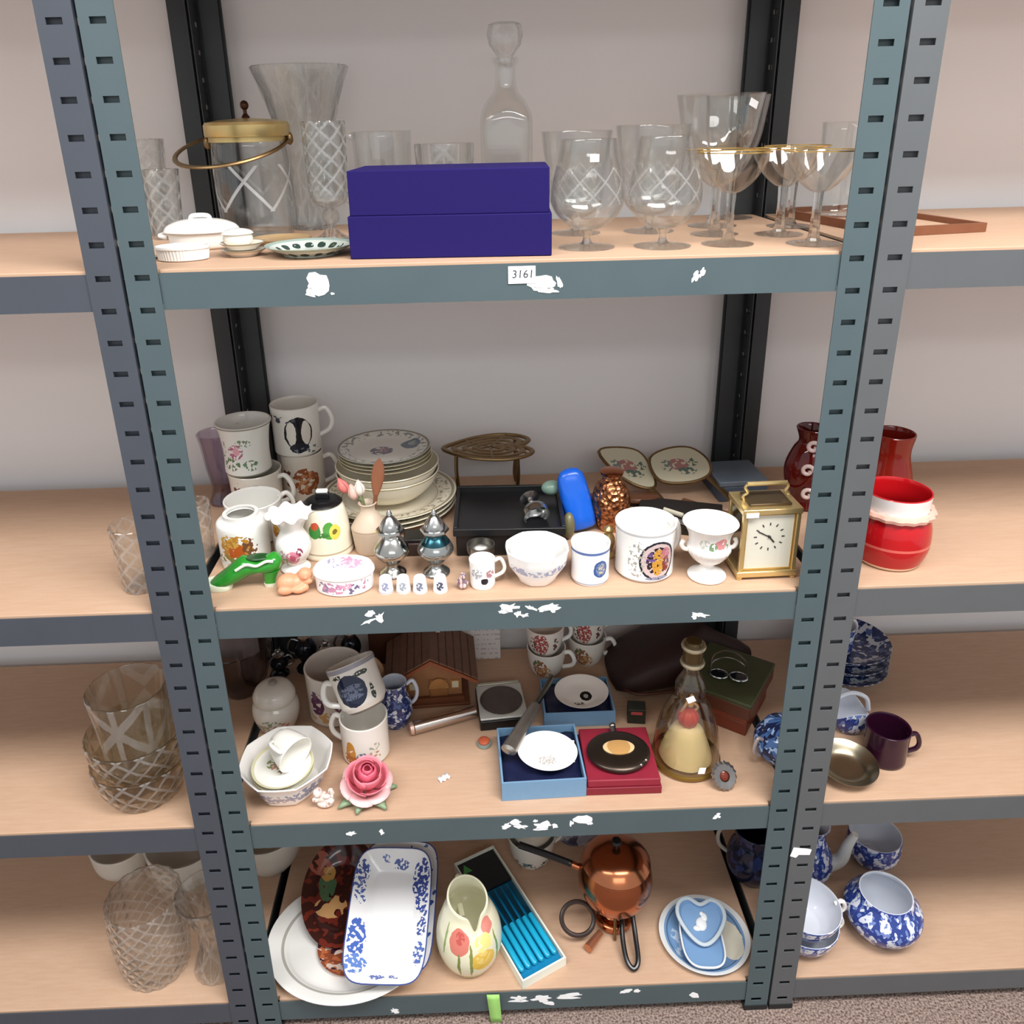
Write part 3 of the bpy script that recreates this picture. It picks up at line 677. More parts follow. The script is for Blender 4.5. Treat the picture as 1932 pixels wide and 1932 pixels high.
# plate stack
g = 'stack of cream plates on the second shelf'
m_pl = ceramic('cream_plate', '#e9e1cd', bands=((.107, .112, '#9a9276'), (.082, .0835, '#b9ae90')), scat=(('#a9a184', 120, .56, .086, .105),), coord='Object', radial=True)
big = MB().lathe(smoothp([(0, .002), (.064, .0015), (.066, .0), (.069, .0015), (.086, .0085), (.112, .0150), (.1125, .0168), (.086, .0110), (.068, .0048), (0, .0045)], 4), 72)
P0 = solo('dinner_plate', 'lowest of three wide cream plates with a patterned rim', 'plate', big, m_pl, (.219, .300, S2), group=g)
dup(P0, 'middle one of the three wide cream plates in the stack', (.219, .300, S2+.0085)); dup(P0, 'uppermost of the three wide cream plates in the stack', (.221, .302, S2+.0170))
m_bw = ceramic('cream_bowl', '#ece4cf', bands=((.0415, .044, '#b3a47e'),))
pr, k = shell(smoothp([(.050, 0), (.060, .004), (.078, .022), (.087, .040), (.0885, .044)], 4), .0028)
B0 = solo('soup_bowl', 'lower of two deep cream bowls nested in the plate stack', 'bowl', MB().lathe(pr, 72, inner=k), m_bw, (.220, .302, S2+.0312), group=g)
dup(B0, 'upper of two deep cream bowls nested in the plate stack', (.220, .302, S2+.0445))
m_sp = ceramic('small_cream_plate', '#e9e2cf', bands=((.0725, .078, '#b0a37c'),), coord='Object', radial=True)
sp = MB().lathe(smoothp([(0, .0015), (.046, .0012), (.048, 0), (.050, .001), (.062, .006), (.0768, .0098), (.077, .0112), (.062, .0082), (.049, .0040), (0, .0038)], 4), 64)
Q0 = solo('side_plate', 'lowest of four small cream plates on top of the bowls', 'plate', sp, m_sp, (.219, .298, S2+.0895), group=g)
dup(Q0, 'second from below of the four small cream plates', (.218, .298, S2+.0960)); dup(Q0, 'third from below of the four small cream plates', (.218, .297, S2+.1025))
m_tp = ceramic('picture_plate', '#dedcd2', [(-.004, -.004, .020, .017, '#6d6274', 120, .4), (-.002, -.002, .010, .009, '#a77f83', 160, .45), (.044, .020, .017, .017, '#5e6c78'), (.046, .024, .008, .008, '#99a0a0', 140, .4)], bands=((.0735, .078, '#7f7a68'),), scat=(('#8d8f8a', 130, .55, .058, .072),), coord='Object', radial=True)
solo('side_plate', 'topmost plate of the stack, printed with a small picture', 'plate', sp, m_tp, (.217, .296, S2+.1090), group=g)
# vase with wooden spoon and paper tulips
T = thing('vase', 'small beige pottery vase with a band round its belly', 'vase', (.202, .157, S2))
pr, k = shell(smoothp([(.022, 0), (.024, .004), (.0275, .034), (.0275, .042), (.020, .056), (.0125, .068), (.0115, .076), (.0145, .082)], 4), .0025); obj('body', MB().lathe(pr, 48, inner=k), plain('#cbb8a2', .4, 0, .08, 40), T)
obj('belly_band', MB().lathe([(.0272, .0395), (.0282, .040), (.0282, .0425), (.0272, .043)], 48), plain('#b5a08a', .4), T)
SP = thing('wooden_spoon', 'brown wooden spatula standing in the beige vase', 'spoon', (.204, .155, S2+.02), (radians(-4), radians(9), 0))
obj('handle', MB().tube([(0, 0, -.012), (0, 0, .075)], .0032, 8), M_wood, SP)
obj('blade', MB().loft([oval_ring(.003, .0022, .07, 16), oval_ring(.008, .0024, .088, 16), oval_ring(.0105, .0024, .105, 16), oval_ring(.0085, .0022, .122, 16), oval_ring(.0015, .001, .134, 16)]), plain('#8a563a', .5, 0, .15, 40), SP, smooth=60)
for i, (cc, dx, dz, lb) in enumerate((('#d97a72', -.040, .124, 'coral pink tulip leaning out of the beige vase, leftmost'), ('#e2b9ac', -.022, .112, 'pale pink tulip in the beige vase, middle one'), ('#e8ddcf', -.010, .118, 'cream tulip in the beige vase, next to the spatula'))):
    TT = thing('tulip', lb, 'flower', (.200, .158, S2), group='tulips in the beige vase')
    obj('stem', MB().tube(catmull([(0, 0, .03), (-.003, 0, .08), (dx*.7, 0, dz-.02)], 5), .0016, 6), plain('#6f7d55', .5), TT)
    for q in range(4):
        a = q*pi/2; pet = MB().sheet([[(.0085*sin(pi*min(.92, v/5*.9+.12))*cos(a+w*.75)*(1 if v < 5 else .3), .0085*sin(pi*min(.92, v/5*.9+.12))*sin(a+w*.75), v*.0052) for w in (-1, -.5, 0, .5, 1)] for v in range(6)])
        pet.move(M=Matrix.Rotation(radians(dx*600), 3, 'Y')); obj('petal', pet, plain(cc, .5, 0, .1, 60), TT, (dx*.72, 0, dz-.024), thick=.0008)
# silver shakers
def shaker(label, loc, mt):
    T = thing('shaker', label, 'shaker', loc, group='silver cruet shakers')
    pts = smoothp([(.019, 0), (.020, .003), (.012, .010), (.009, .017), (.016, .024), (.0255, .036), (.026, .044), (.019, .056), (.013, .064), (.0125, .070)], 4)
    obj('body', MB().lathe([(0, 0)]+pts+[(0, .070)], 40), mt, T)
    obj('collar', MB().lathe([(0, .070), (.0205, .070), (.0215, .072), (.0205, .075), (0, .075)], 8), M_silver, T)
    l_ = obj('lid', MB().lathe(smoothp([(.016, .075), (.0145, .082), (.008, .092), (.004, .096)], 4)+[(0, .097)], 32), M_silver, T)
    obj('finial', MB().lathe(smoothp([(.002, .096), (.0045, .0985), (.003, .102), (.001, .105)], 3)+[(0, .1055)], 16), M_silver, l_)
    return T
shaker('left silver baluster shaker behind the thimbles', (.243, .082, S2), plain('#b5b3ae', .16, 1.0, .1, 60)); shaker('right silver shaker with a teal neck, behind the thimbles', (.308, .080, S2), ceramic('teal_silver', '#a5a8a6', bands=((.052, .072, '#2d5560'),), rough=.18, metal=.9))
T = thing('trinket_case', 'small dark case lying behind the two silver shakers', 'box', (.278, .150, S2)); obj('case', MB().box(-.024, .024, -.02, .02, 0, .022), plain('#3b2a26', .4), T, bevel=.002); obj('case_lid', MB().box(-.022, .022, -.018, .018, .0222, .028), M_black, T, bevel=.002)
# thimbles
def thimble(label, loc, col, pic):
    m = ceramic('thimble_print', '#f3f1ef', [(.0, .012, .0062, .0065, pic, 260, .42)], bands=((.001, .003, col),))
    pr, k = shell([(.0108, 0), (.0108, .002)]+smoothp([(.0102, .006), (.0092, .018), (.0078, .0235), (.004, .0255)], 3), .0014)
    T = solo('thimble', label, 'thimble', MB().lathe([(0, .0006)]+[(.0108, 0), (.0108, .002)]+smoothp([(.0102, .006), (.0092, .018), (.0078, .0235), (.004, .0255)], 3)+[(0, .026)], 32), m, loc, group='china thimbles in a row')
for x, y, c_, p_, lb in ((.237, .0335, '#b9bccb', '#8f96b5', 'leftmost of four white china thimbles'), (.262, .0325, '#c9c6c0', '#9aa3b0', 'second from the left of four white thimbles'), (.286, .031, '#d0cfd0', '#777d92', 'third from the left of four white thimbles, with a grey dot'), (.315, .0305, '#d9d4d0', '#4c5166', 'rightmost of four white thimbles, with a dark figure')): thimble(lb, (x, y, S2), c_, p_)
T = thing('figurine', 'tiny pink and grey figurine left of the miniature mug', 'figurine', (.347, .033, S2))
fb = MB()
for c, r in (((0, 0, .006), (.008, .006, .006)), ((-.002, 0, .013), (.006, .005, .006)), ((.001, -.001, .0205), (.0045, .0045, .0045)), ((.0055, -.001, .010), (.003, .003, .004)), ((-.0065, 0, .012), (.0025, .003, .004)), ((-.001, 0, .0245), (.002, .002, .002)), ((.004, 0, .0242), (.002, .002, .002))): fb.ball(c, r, 12, 8)
obj('body', fb, ceramic('pink_figure', '#d9b9b2', scat=(('#7a6570', 220, .52, -1, 1),), coord='Object'), T, remesh=.0009)
m_bee = ceramic('mini_mug_print', '#f4f2ef', [(.003, .015, .006, .005, '#23232a'), (-.010, .026, .010, .008, '#a9aab0', 220, .5), (.012, .026, .008, .006, '#b07f86', 220, .45)])
mug('miniature white mug with a tiny dark motif', (.376, .042, S2), cyl(.0182, .043, .05), .0018, m_bee, (.0185, .036, .011, .014, .0028, .15))
# black case with silver cups
T = thing('display_case', 'open black case with a silver cup set in front of it', 'box', (.422, .195, S2), (0, 0, radians(-2)))
obj('tray', MB().box(-.082, .082, -.072, .078, 0, .040), M_black, T, bevel=.002); obj('rim_rail', MB().box(-.086, .086, -.076, -.070, .036, .048), plain('#17181a', .4), T, bevel=.001)
obj('rim_rail', MB().box(-.086, .086, .074, .080, .0, .050), plain('#17181a', .4), T, bevel=.001)
for sx in (-1, 1): obj('rim_rail', MB().box(sx*.083-.003, sx*.083+.003, -.070, .074, .036, .049), plain('#17181a', .4), T, bevel=.001)
gob = [(0, 0), (.015, 0), (.016, .0015), (.005, .005), (.004, .012)]+smoothp([(.012, .018), (.020, .028), (.021, .040)], 4)+smoothp([(.0195, .040), (.0185, .028), (.010, .019)], 4)+[(0, .018)]
solo('egg_cup', 'small silver cup standing before the black case', 'cup', MB().lathe(gob, 36), M_pewter, (.375, .090, S2))
solo('egg_cup', 'small silver cup lying on its side on the black case', 'cup', MB().lathe(gob, 36), M_silver, (.455, .190, S2+.066), (radians(112), 0, radians(14)))
def pebble(label, loc, r, col, sd):
    rng_ = random.Random(sd); mb = MB().ball((0, 0, r[2]), r, 20, 14)
    mb.v = [(x*(1+.10*sin(40*y+sd)), y*(1+.10*sin(90*x+sd)), z*(1+.05*sin(70*x+50*y))) for x, y, z in mb.v]
    solo('stone', label, 'stone', mb, col, loc, group='polished stones beside the black case')
pebble('pale green polished stone by the blue case', (.494, .232, S2+.0500), (.015, .012, .012), plain('#7d9a8b', .3, 0, .3, 60), 1)
pebble('brownish green stone leaning by the blue case', (.516, .170, S2+.002), (.011, .014, .022), plain('#6e6a4c', .35, 0, .35, 60), 4)
# octagonal sugar bowl with loose lid inside
T = thing('sugar_bowl', 'white octagonal bowl with pale blue sprays, another dish standing in it', 'bowl', (.456, .056, S2))
octm = lambda r, z, a: (r*(cos(pi/8)/cos(((a+pi/8) % (pi/4))-pi/8)*.5+.5), z)
m_oct = ceramic('pale_blue_spray', '#f5f4f2', [(-.030, .030, .018, .007, '#a9b2cf', 150, .45), (0, .027, .016, .006, '#b4bcd6', 150, .48), (.028, .030, .018, .007, '#a3aecb', 150, .45), (-.055, .03, .016, .007, '#a9b2cf', 150, .5), (.055, .03, .016, .007, '#a9b2cf', 150, .5)])
pr, k = shell([(.026, 0), (.028, .002), (.030, .008), (.044, .030), (.0455, .042), (.0475, .052)], .0028); obj('body', MB().lathe(pr, 64, octm, inner=k), m_oct, T)
inn = solo('dish', 'small white dish tucked upright inside the octagonal bowl', 'dish', MB().lathe(smoothp([(0, 0), (.024, .001), (.031, .006), (.032, .008), (.024, .0035), (0, .003)], 3), 48, sy=.8), M_white, (.449, .050, S2+.0445), (radians(38), radians(8), 0))
# blue slab case
T = thing('glasses_case', 'bright blue rounded plastic case standing on end', 'case', (.543, .195, S2+.006), (radians(-14), radians(-12), radians(6)))
obj('shell', MB().loft([oval_ring(.0235*s_, .0135*s_, z, 28, 2.8) for s_, z in ((.75, 0), (.95, .003), (1.03, .02), (1.0, .055), (.96, .077), (.86, .090), (.62, .098), (.25, .101))]), plain('#1a63d6', .22), T, smooth=70)
obj('seam', MB().loft([oval_ring(.0248*s_, .0015, z, 28, 2.8) for s_, z in ((.95, .003), (1.02, .02), (.99, .055), (.95, .077), (.85, .090))]), plain('#123f96', .35), T)
solo('clothes_brush', 'tan wooden brush back lying behind the blue case', 'brush', MB().loft([oval_ring(.042, .014, z, 32, 2.6) for z in (0, .012, .016)]), plain('#b07a42', .45, 0, .2, 40), (.492, .335, S2))
# copper embossed flask
t_ = NT('embossed_copper'); co_ = t_.n('ShaderNodeTexCoord'); vo = t_.n('ShaderNodeTexVoronoi'); vo.inputs['Scale'].default_value = 130; t_.l(co_.outputs['Object'], vo.inputs['Vector'])
b_ = t_.bsdf(t_.mix(vo.outputs[0], C('#e0a070'), C('#7a3f26')), .3, 1.0); t_.bump(b_, vo.outputs[0], 1.0, .004)
T = thing('copper_jar', 'embossed copper jar with a narrow neck, behind the small blue-rimmed mug', 'jar', (.589, .205, S2))
obj('body', MB().lathe([(0, 0)]+smoothp([(.020, 0), (.022, .004), (.030, .030), (.031, .055), (.024, .078), (.015, .088), (.0145, .098)], 4)+[(0, .098)], 40), t_.m, T)
obj('neck_ring', MB().lathe([(.014, .096), (.0185, .097), (.019, .101), (.014, .103), (0, .104)], 32), M_copper, T)
solo('brass_ornament', 'little brass ornament between the two mugs', 'ornament', MB().lathe([(0, 0)]+smoothp([(.010, 0), (.011, .003), (.006, .010), (.009, .020), (.010, .030), (.006, .040), (.008, .046), (.003, .052)], 3)+[(0, .053)], 20), M_brass, (.570, .112, S2))
# mugs and urn at the front
m_bl = ceramic('navy_crest', '#f1f1f1', [(.013, .028, .012, .014, '#3b5a92'), (.013, .028, .009, .011, '#6f86a8', 240, .45), (.014, .028, .006, .008, '#c9b79a', 260, .5)], bands=((.051, .055, '#5a74a8'), (.003, .005, '#9fb0cc')))
mug('small white mug with a navy rim line and round crest', (.533, .051, S2), cyl(.0275, .060, .04), .0025, m_bl)
cre = [(.012, .036, .030, .031, '#20222e'), (.012, .036, .0265, .0275, '#cbb6b4', 60, .2), (.012, .036, .019, .022, '#2a1d1c', 190, .45), (.012, .034, .010, .021, '#c79238', 210, .40), (.000, .040, .007, .011, '#6b4f86', 200, .5), (.024, .046, .009, .010, '#b06a78', 200, .4), (.026, .030, .007, .012, '#7a2a26', 190, .42), (-.022, .038, .014, .030, '#a7a59a', 170, .56), (.012, .008, .02, .003, '#8a8da0', 200, .4)]
m_cr = ceramic('coat_of_arms_print', '#f3f2ef', cre, bands=((.0745, .078, '#c2c2c4'), (.003, .0045, '#b9b9bd')), warp=(160, .003))
mug('large white commemorative mug with a coloured coat of arms', (.616, .070, S2), cyl(.0425, .080, .05), .003, m_cr, (.043, .066, .02, .014, .0048, .35))
T = thing('urn', 'white two-handled pedestal urn painted with roses', 'urn', (.703, .045, S2))
m_ur = ceramic('urn_rose', '#f4f2ee', [(.012, .066, .013, .009, '#d98f92', 150, .36), (-.004, .062, .008, .007, '#7f9b74', 170, .42), (-.020, .066, .010, .008, '#c9d1c2', 150, .5), (.026, .062, .006, .006, '#88a27e', 170, .5)])
pr, k = shell(smoothp([(.026, 0), (.0275, .002), (.0265, .005), (.016, .011), (.010, .017), (.011, .022), (.022, .031), (.030, .043), (.0315, .050), (.029, .056), (.030, .070), (.036, .083), (.0395, .088)], 4), .0025, .024)
obj('body', MB().lathe(pr, 72, lambda r, z, a: (r*(1+.018*cos(24*a)*(1 if .024 < z < .05 else 0)), z), inner=k), m_ur, T)
for a in (0, pi): obj('handle', MB().tube([(p.x*cos(a), p.x*sin(a)*.0, p.z) for p in catmull([(.029, 0, .045), (.036, 0, .047), (.0395, 0, .054), (.037, 0, .060)], 5)], .0032, 8), M_white, T)
# carriage clock
T = thing('carriage_clock', 'brass carriage clock with a white dial and top handle', 'clock', (.785, .062, S2), (0, 0, radians(1.5)))
M_br = plain('#d8bf86', .28, .75, .08, 60)
obj('base', MB().box(-.044, .044, -.033, .033, .004, .013), M_br, T, bevel=.0015); obj('top', MB().box(-.043, .043, -.032, .032, .103, .112), M_br, T, bevel=.0015); obj('top_plinth', MB().box(-.030, .030, -.022, .022, .112, .116), plain('#5f4f38', .35, .6), T, bevel=.001)
for sx in (-1, 1):
    for sy in (-1, 1):
        obj('pillar', MB().box(sx*.0385-.003, sx*.0385+.003, sy*.0275-.003, sy*.0275+.003, .013, .103), M_br, T, bevel=.0008); obj('foot', MB().lathe([(0, 0), (.004, 0), (.005, .004), (0, .0045)], 16, c=(sx*.039, sy*.028, 0)), M_br, T)
for x0, x1, y0, y1 in ((-.0355, .0355, -.0295, -.0288), (-.0395, -.0388, -.0245, .0245), (.0388, .0395, -.0245, .0245)): obj('glass_panel', MB().box(x0, x1, y0, y1, .014, .102), clear_glass('clock_glass'), T)
obj('back_panel', MB().box(-.0355, .0355, .026, .029, .013, .103), plain('#8a7348', .4, .7), T)
F_ = obj('dial_plate', MB().box(-.0352, .0352, -.026, -.0245, .0135, .1025), plain('#ece7d8', .5), T)
obj('dial_frame', MB().box(-.0355, -.0335, -.0275, -.026, .0135, .1025).box(.0335, .0355, -.0275, -.026, .0135, .1025).box(-.0335, .0335, -.0275, -.026, .0135, .0155).box(-.0335, .0335, -.0275, -.026, .1005, .1025), M_gold, T)
for h_ in range(12):
    a = h_*pi/6; obj('hour_mark', MB().box(-.0009, .0009, -.0004, 0, -.0022, .0022), M_ink, F_, (.020*sin(a), -.026, .066+.020*cos(a)), (0, a, 0))
for nm, L_, w_, a in (('hour_hand', .012, .0011, radians(140)), ('minute_hand', .0185, .0008, radians(-62))): obj(nm, MB().box(-w_, w_, -.0004, 0, -.003, L_), M_black, F_, (0, -.0266, .066), (0, a, 0))
obj('hand_boss', MB().ball((0, -.0268, .066), .0022, 12, 8), M_black, F_)
H_ = obj('handle', MB().tube(catmull([(-.031, 0, .112), (-.033, 0, .119), (-.027, 0, .124), (-.031, 0, .132), (-.028, 0, .137)], 5), .0022, 8).tube(catmull([(.031, 0, .112), (.033, 0, .119), (.027, 0, .124), (.031, 0, .132), (.028, 0, .137)], 5), .0022, 8).tube([(-.029, 0, .1375), (.029, 0, .1375)], .0034, 10), M_br, T)
sticker(T, .018, .0075, (-.030, -.0332, .1045))
# heart trivet
T = thing('heart_trivet', 'pierced brass heart-shaped trivet on slender legs', 'trivet', (.394, .354, S2), (0, 0, 0))
heart = [(-.079, 0), (-.055, -.030), (-.020, -.050), (.025, -.058), (.060, -.048), (.077, -.028), (.068, -.008), (.050, 0), (.066, .012), (.074, .032), (.056, .052), (.020, .060), (-.022, .048), (-.055, .026)]
HP = [(p.x, p.y) for p in catmull([(a, b, 0) for a, b in heart], 5, True)]
obj('rim', MB().tube([(x, y, .088) for x, y in HP], .0046, 8, True, flat=.7), M_dbrass, T)
for q in (.78, .55, .33): obj('pierced_scroll', MB().tube([(x*q+(1-q)*.004, y*q, .088) for x, y in HP], .0056, 6, True, flat=.35), M_dbrass, T)
for a in range(7): obj('pierced_rib', MB().tube([(.004, 0, .0885), (HP[(a*10+3) % len(HP)][0], HP[(a*10+3) % len(HP)][1], .0885)], .0028, 6, flat=.5), M_dbrass, T)
for x, y in ((-.056, -.016), (.050, -.042), (.050, .042)): obj('leg', MB().tube(catmull([(x, y, .087), (x*1.02, y*1.02, .050), (x*.98, y*.98, .020), (x*1.04, y*1.04, .001)], 4), .0034, 8), M_dbrass, T)
# hand mirrors and brush
m_emb = ceramic('embroidered_back', '#cbc5ab', [(0, .004, .016, .012, '#a8736e', 140, .42), (.012, -.010, .016, .008, '#5a6e63', 150, .48), (-.020, .002, .010, .012, '#6d7f7a', 150, .5), (.022, .008, .010, .010, '#5d6d60', 150, .52)], coord='Object', rough=.7)
def mirror(label, loc, rot, ol, hl, nm='hand_mirror'):
    T = thing(nm, label, 'mirror', loc, rot, 'embroidered dressing-table mirrors'); T.scale = (1.08, 1.12, 1); P_ = [(p.x, p.y) for p in catmull([(a, b, 0) for a, b in ol], 4, True)]
    obj('back_panel', MB().prism(P_, 0, .005), m_emb, T); obj('rim', MB().tube([(x, y, .003) for x, y in P_], .0028, 8, True), M_dbrass, T)
    obj('handle', MB().tube(catmull(hl, 5), [.0055]*(len(catmull(hl, 5))), 8, flat=.5), M_dbrass, T)
mirror('left shield-shaped embroidered hand mirror', (.640, .340, S2+.042), (radians(26), radians(10), 0), [(-.046, .028), (-.015, .042), (.022, .040), (.040, .010), (.044, -.030), (.016, -.034), (-.020, -.012)], [(.036, -.032, .002), (.048, -.055, .008), (.054, -.075, .012)])
mirror('right oval embroidered hand mirror overlapping the left one', (.733, .340, S2+.042), (radians(24), 0, 0), [(-.044, .020), (-.010, .040), (.028, .040), (.050, .014), (.048, -.016), (.020, -.032), (-.020, -.034), (-.042, -.020)], [(.044, -.022, .002), (.056, -.055, .010), (.066, -.085, .016)])
T = thing('case', 'dark open cutlery case behind the mugs', 'case', (.705, .215, S2), (0, 0, radians(-18))); obj('tray', MB().box(-.068, .068, -.045, .052, 0, .016), plain('#1d1816', .5), T, bevel=.002)
for i, (x, y, a, lb) in enumerate(((-.018, -.006, -.9, 'left bone-handled knife lying in the dark case'), (.006, -.004, -.75, 'right bone-handled knife lying in the dark case'))):
    K = thing('table_knife', lb, 'knife', (.700+x, .200+y, S2+.0212), (0, 0, a), 'bone-handled knives'); obj('handle', MB().loft([oval_ring(.0045, .0028, z, 12) for z in (-.035, -.03, .0)], True).move(M=Matrix.Rotation(pi/2, 3, 'Y')), plain('#cfc9b4', .4), K); obj('blade', MB().box(.0, .045, -.005, .005, -.0006, .0006), M_silver, K)
T = thing('keepsake_box', 'dull blue box behind the urn and clock', 'box', (.834, .330, S2), (0, 0, radians(3))); obj('box_base', MB().box(-.045, .04, -.045, .045, 0, .028), plain('#3d4a5c', .5, 0, .2, 30), T, bevel=.002); obj('lid', MB().box(-.046, .041, -.046, .046, .0282, .038), plain('#5b6672', .45, 0, .25, 40), T, bevel=.002)
# red glass vase with white trailing, partly behind the right post
T = thing('glass_vase', 'dark red glass vase with curled white trailing, behind the right post', 'vase', (.932, .262, S2))
M_red = plain('#5a100c', .08, 0, .2, 20); pr, k = shell(smoothp([(.026, 0), (.028, .004), (.024, .02), (.036, .045), (.038, .075), (.028, .105), (.020, .120), (.026, .142)], 4), .003); obj('body', MB().lathe(pr, 48, inner=k), M_red, T)
for q, (z0, a0) in enumerate(((.028, -1.9), (.052, -1.2), (.070, -2.0), (.092, -1.3), (.112, -1.9))):
    pts = []
    for i in range(16):
        t = i/15; rr = .010*(1-t*.6); aa = t*6.5; pts.append((.0+.040*cos(a0)+ (rr*cos(aa))*-sin(a0), .040*sin(a0)+(rr*cos(aa))*cos(a0), z0+rr*sin(aa)+.01))
    obj('white_trail', MB().tube(pts, .0034, 8), plain('#d9c2bd', .1), T)

T = thing('glass_vase', 'faint mauve glass vase seen just right of the left post', 'vase', (-.082, .350, S2))
M_mauve = clear_glass('mauve_glass', (.80, .74, .80), 1.6)
pr, k = shell(smoothp([(.022, 0), (.024, .004), (.016, .03), (.022, .07), (.026, .11), (.030, .132)], 4), .003); obj('body', MB().lathe(pr, 40, flute(10, .05), inner=k), M_mauve, T)
glassware('crystal_tumbler', 'small cut glass pot beside the left post, behind the green shoe', 'glass', (-.066, .160, S2), smoothp([(.018, 0), (.021, .004), (.023, .05), (.0235, .09)], 4), .0035, M_crystf, mod=flute(12, .04))

T = thing('hairbrush', 'brown oval-backed hairbrush lying under the left hand mirror', 'brush', (.655, .287, S2), (0, 0, radians(172)))
obj('bristles', MB().loft([oval_ring(.030, .014, z, 28, 2.2) for z in (0, .009)]), plain('#2a1d18', .8), T); obj('back', MB().loft([oval_ring(.036, .019, .0092, 32, 2.2), oval_ring(.037, .020, .013, 32, 2.2), oval_ring(.030, .015, .018, 32, 2.2)]), plain('#6b432c', .35, 0, .2, 40), T, smooth=60); obj('handle', MB().tube(catmull([(.033, 0, .013), (.060, 0, .012), (.088, 0, .012)], 5), [.006]*4+[.0075]*7, 10, flat=.7), plain('#6b432c', .35, 0, .2, 40), T)
T = thing('comb', 'long brown comb slanting behind the urn towards the clock', 'comb', (.772, .238, S2+.006), (0, radians(3), radians(-38)))
obj('spine', MB().box(-.060, .052, -.004, .006, 0, .004), plain('#6e4a30', .4, 0, .2, 40), T, bevel=.001); obj('teeth', MB().box(-.058, .0, -.016, -.0042, .001, .003), plain('#3f291d', .4), T)
# ------------------------------------------------------------------ third shelf
T = thing('ginger_jar', 'round white lidded jar with faint flowers', 'jar', (-.004, .228, S3))
m_gj = ceramic('faded_flower_jar', '#ddd6cb', [(0, .030, .02, .010, '#8d9a7f', 120, .52), (.018, .022, .016, .010, '#c98a72', 130, .5), (-.02, .018, .016, .010, '#b5a98f', 120, .5)])
pr, k = shell(smoothp([(.026, 0), (.034, .006), (.041, .028), (.041, .046), (.034, .058)], 4), .003); obj('body', MB().lathe(pr, 48, inner=k), m_gj, T)
l_ = obj('lid', MB().lathe([(0, .058), (.0365, .058), (.038, .062)]+smoothp([(.0375, .070), (.030, .082), (.015, .089), (0, .090)], 4), 48), m_gj, T); obj('lid_knob', MB().ball((0, 0, .092), (.008, .008, .005), 16, 10), plain('#8a8478', .3), l_)
# black and silver ornaments at the back
for i, (x, y, h, r, lb) in enumerate(((-.030, .372, .060, .018, 'leftmost dark silvered ornament at the back of the third shelf'), (.022, .385, .100, .022, 'tall dark silvered ornament behind the mugs'), (.066, .365, .082, .020, 'middle dark silvered ornament behind the tilted mug'), (.112, .385, .105, .020, 'rightmost dark silvered ornament at the back'))):
    T = thing('cruet_bottle', lb, 'ornament', (x, y, S3), group='dark silvered ornaments')
    obj('body', MB().lathe([(0, 0)]+smoothp([(r*.8, 0), (r, h*.05), (r*.5, h*.2), (r, h*.42), (r*.9, h*.6), (r*.35, h*.75)], 4)+[(0, h*.75)], 28), plain('#22262e', .12, .6), T)
    obj('mount', MB().lathe([(0, h*.74), (r*.6, h*.74), (r*.65, h*.8), (r*.4, h*.86), (0, h*.87)], 20), M_silver, T); obj('finial', MB().ball((0, 0, h*.93), (r*.35, r*.35, h*.07), 14, 8), M_silver, T)
    obj('side_handle', handle(r*.7, h*.68, h*.35, r*.9, .0022, pi if i % 2 else 0), M_silver, T)
m_tank = ceramic('tankard_print', '#dcd3c8', [(-.030, .045, .016, .020, '#5a2f52', 90, .4), (-.030, .062, .014, .012, '#6d4a6a', 110, .5), (-.02, .022, .03, .012, '#c9a06a', 60, .5), (.02, .05, .015, .02, '#7a5a72', 110, .5)])
mug('tall stoneware tankard with a purple flower, brown inside', (.100, .262, S3), cyl(.052, .100, .03), .004, m_tank, (.052, .090, .03, .034, .0055, .3), 'tankard', 'mug', hmat=plain('#c9a27e', .25))
m_tk2 = ceramic('botanic_mug', '#ece7de', [(-.022, .030, .010, .022, '#c98b3c', 110, .36), (-.020, .016, .018, .010, '#b0642c', 130, .45), (.002, .020, .014, .012, '#6f7f94', 150, .52), (.020, .022, .014, .010, '#c08a6a', 150, .5), (.022, .040, .01, .008, '#a9aa98', 160, .55)])
mug('white mug with orange leaves, under the tilted blue mug', (.166, .150, S3), cyl(.0405, .078, .02), .003, m_tk2, (.041, .066, .020, .020, .0045, pi-.25), group='mugs on the third shelf')
m_disc = ceramic('blue_disc_mug', '#ebe6dc', [(.000, .040, .0275, .0275, '#1f2740'), (.002, .046, .020, .004, '#68708a', 200, .42), (.0, .038, .021, .004, '#68708a', 200, .42), (.002, .030, .017, .004, '#68708a', 200, .42), (.026, .064, .014, .004, '#3a4134', 200, .4), (-.02, .068, .012, .004, '#3a4134', 200, .45), (.036, .028, .004, .014, '#3a4134', 200, .4)], bands=((.0, .004, '#7a7568'),))
mug('tilted white mug with a round dark blue panel, stacked on another mug', (.173, .152, S3+.0925), [(.030, 0), (.033, .003)]+smoothp([(.036, .008), (.0405, .016), (.041, .04), (.042, .082)], 3), .003, m_disc, (.042, .058, .018, .020, .005, pi+.15), group='mugs on the third shelf', rot=(radians(-24), radians(-22), 0), rimline=(plain('#9a98a0', .3), .008))
T = thing('jug', 'small blue and white jug behind the tilted mug', 'jug', (.212, .222, S3))
m_bwj = ceramic('blue_transfer', '#c9cfdc', scat=(('#27325f', 75, .45, -1, 9), ('#4a5a92', 140, .55, -1, 9)))
pr, k = shell(smoothp([(.022, 0), (.024, .004), (.031, .024), (.030, .045), (.022, .066), (.024, .088)], 4), .0025); obj('body', MB().lathe(pr, 40, inner=k), m_bwj, T); obj('handle', handle(.026, .078, .03, .016, .0035, .3), m_bwj, T)
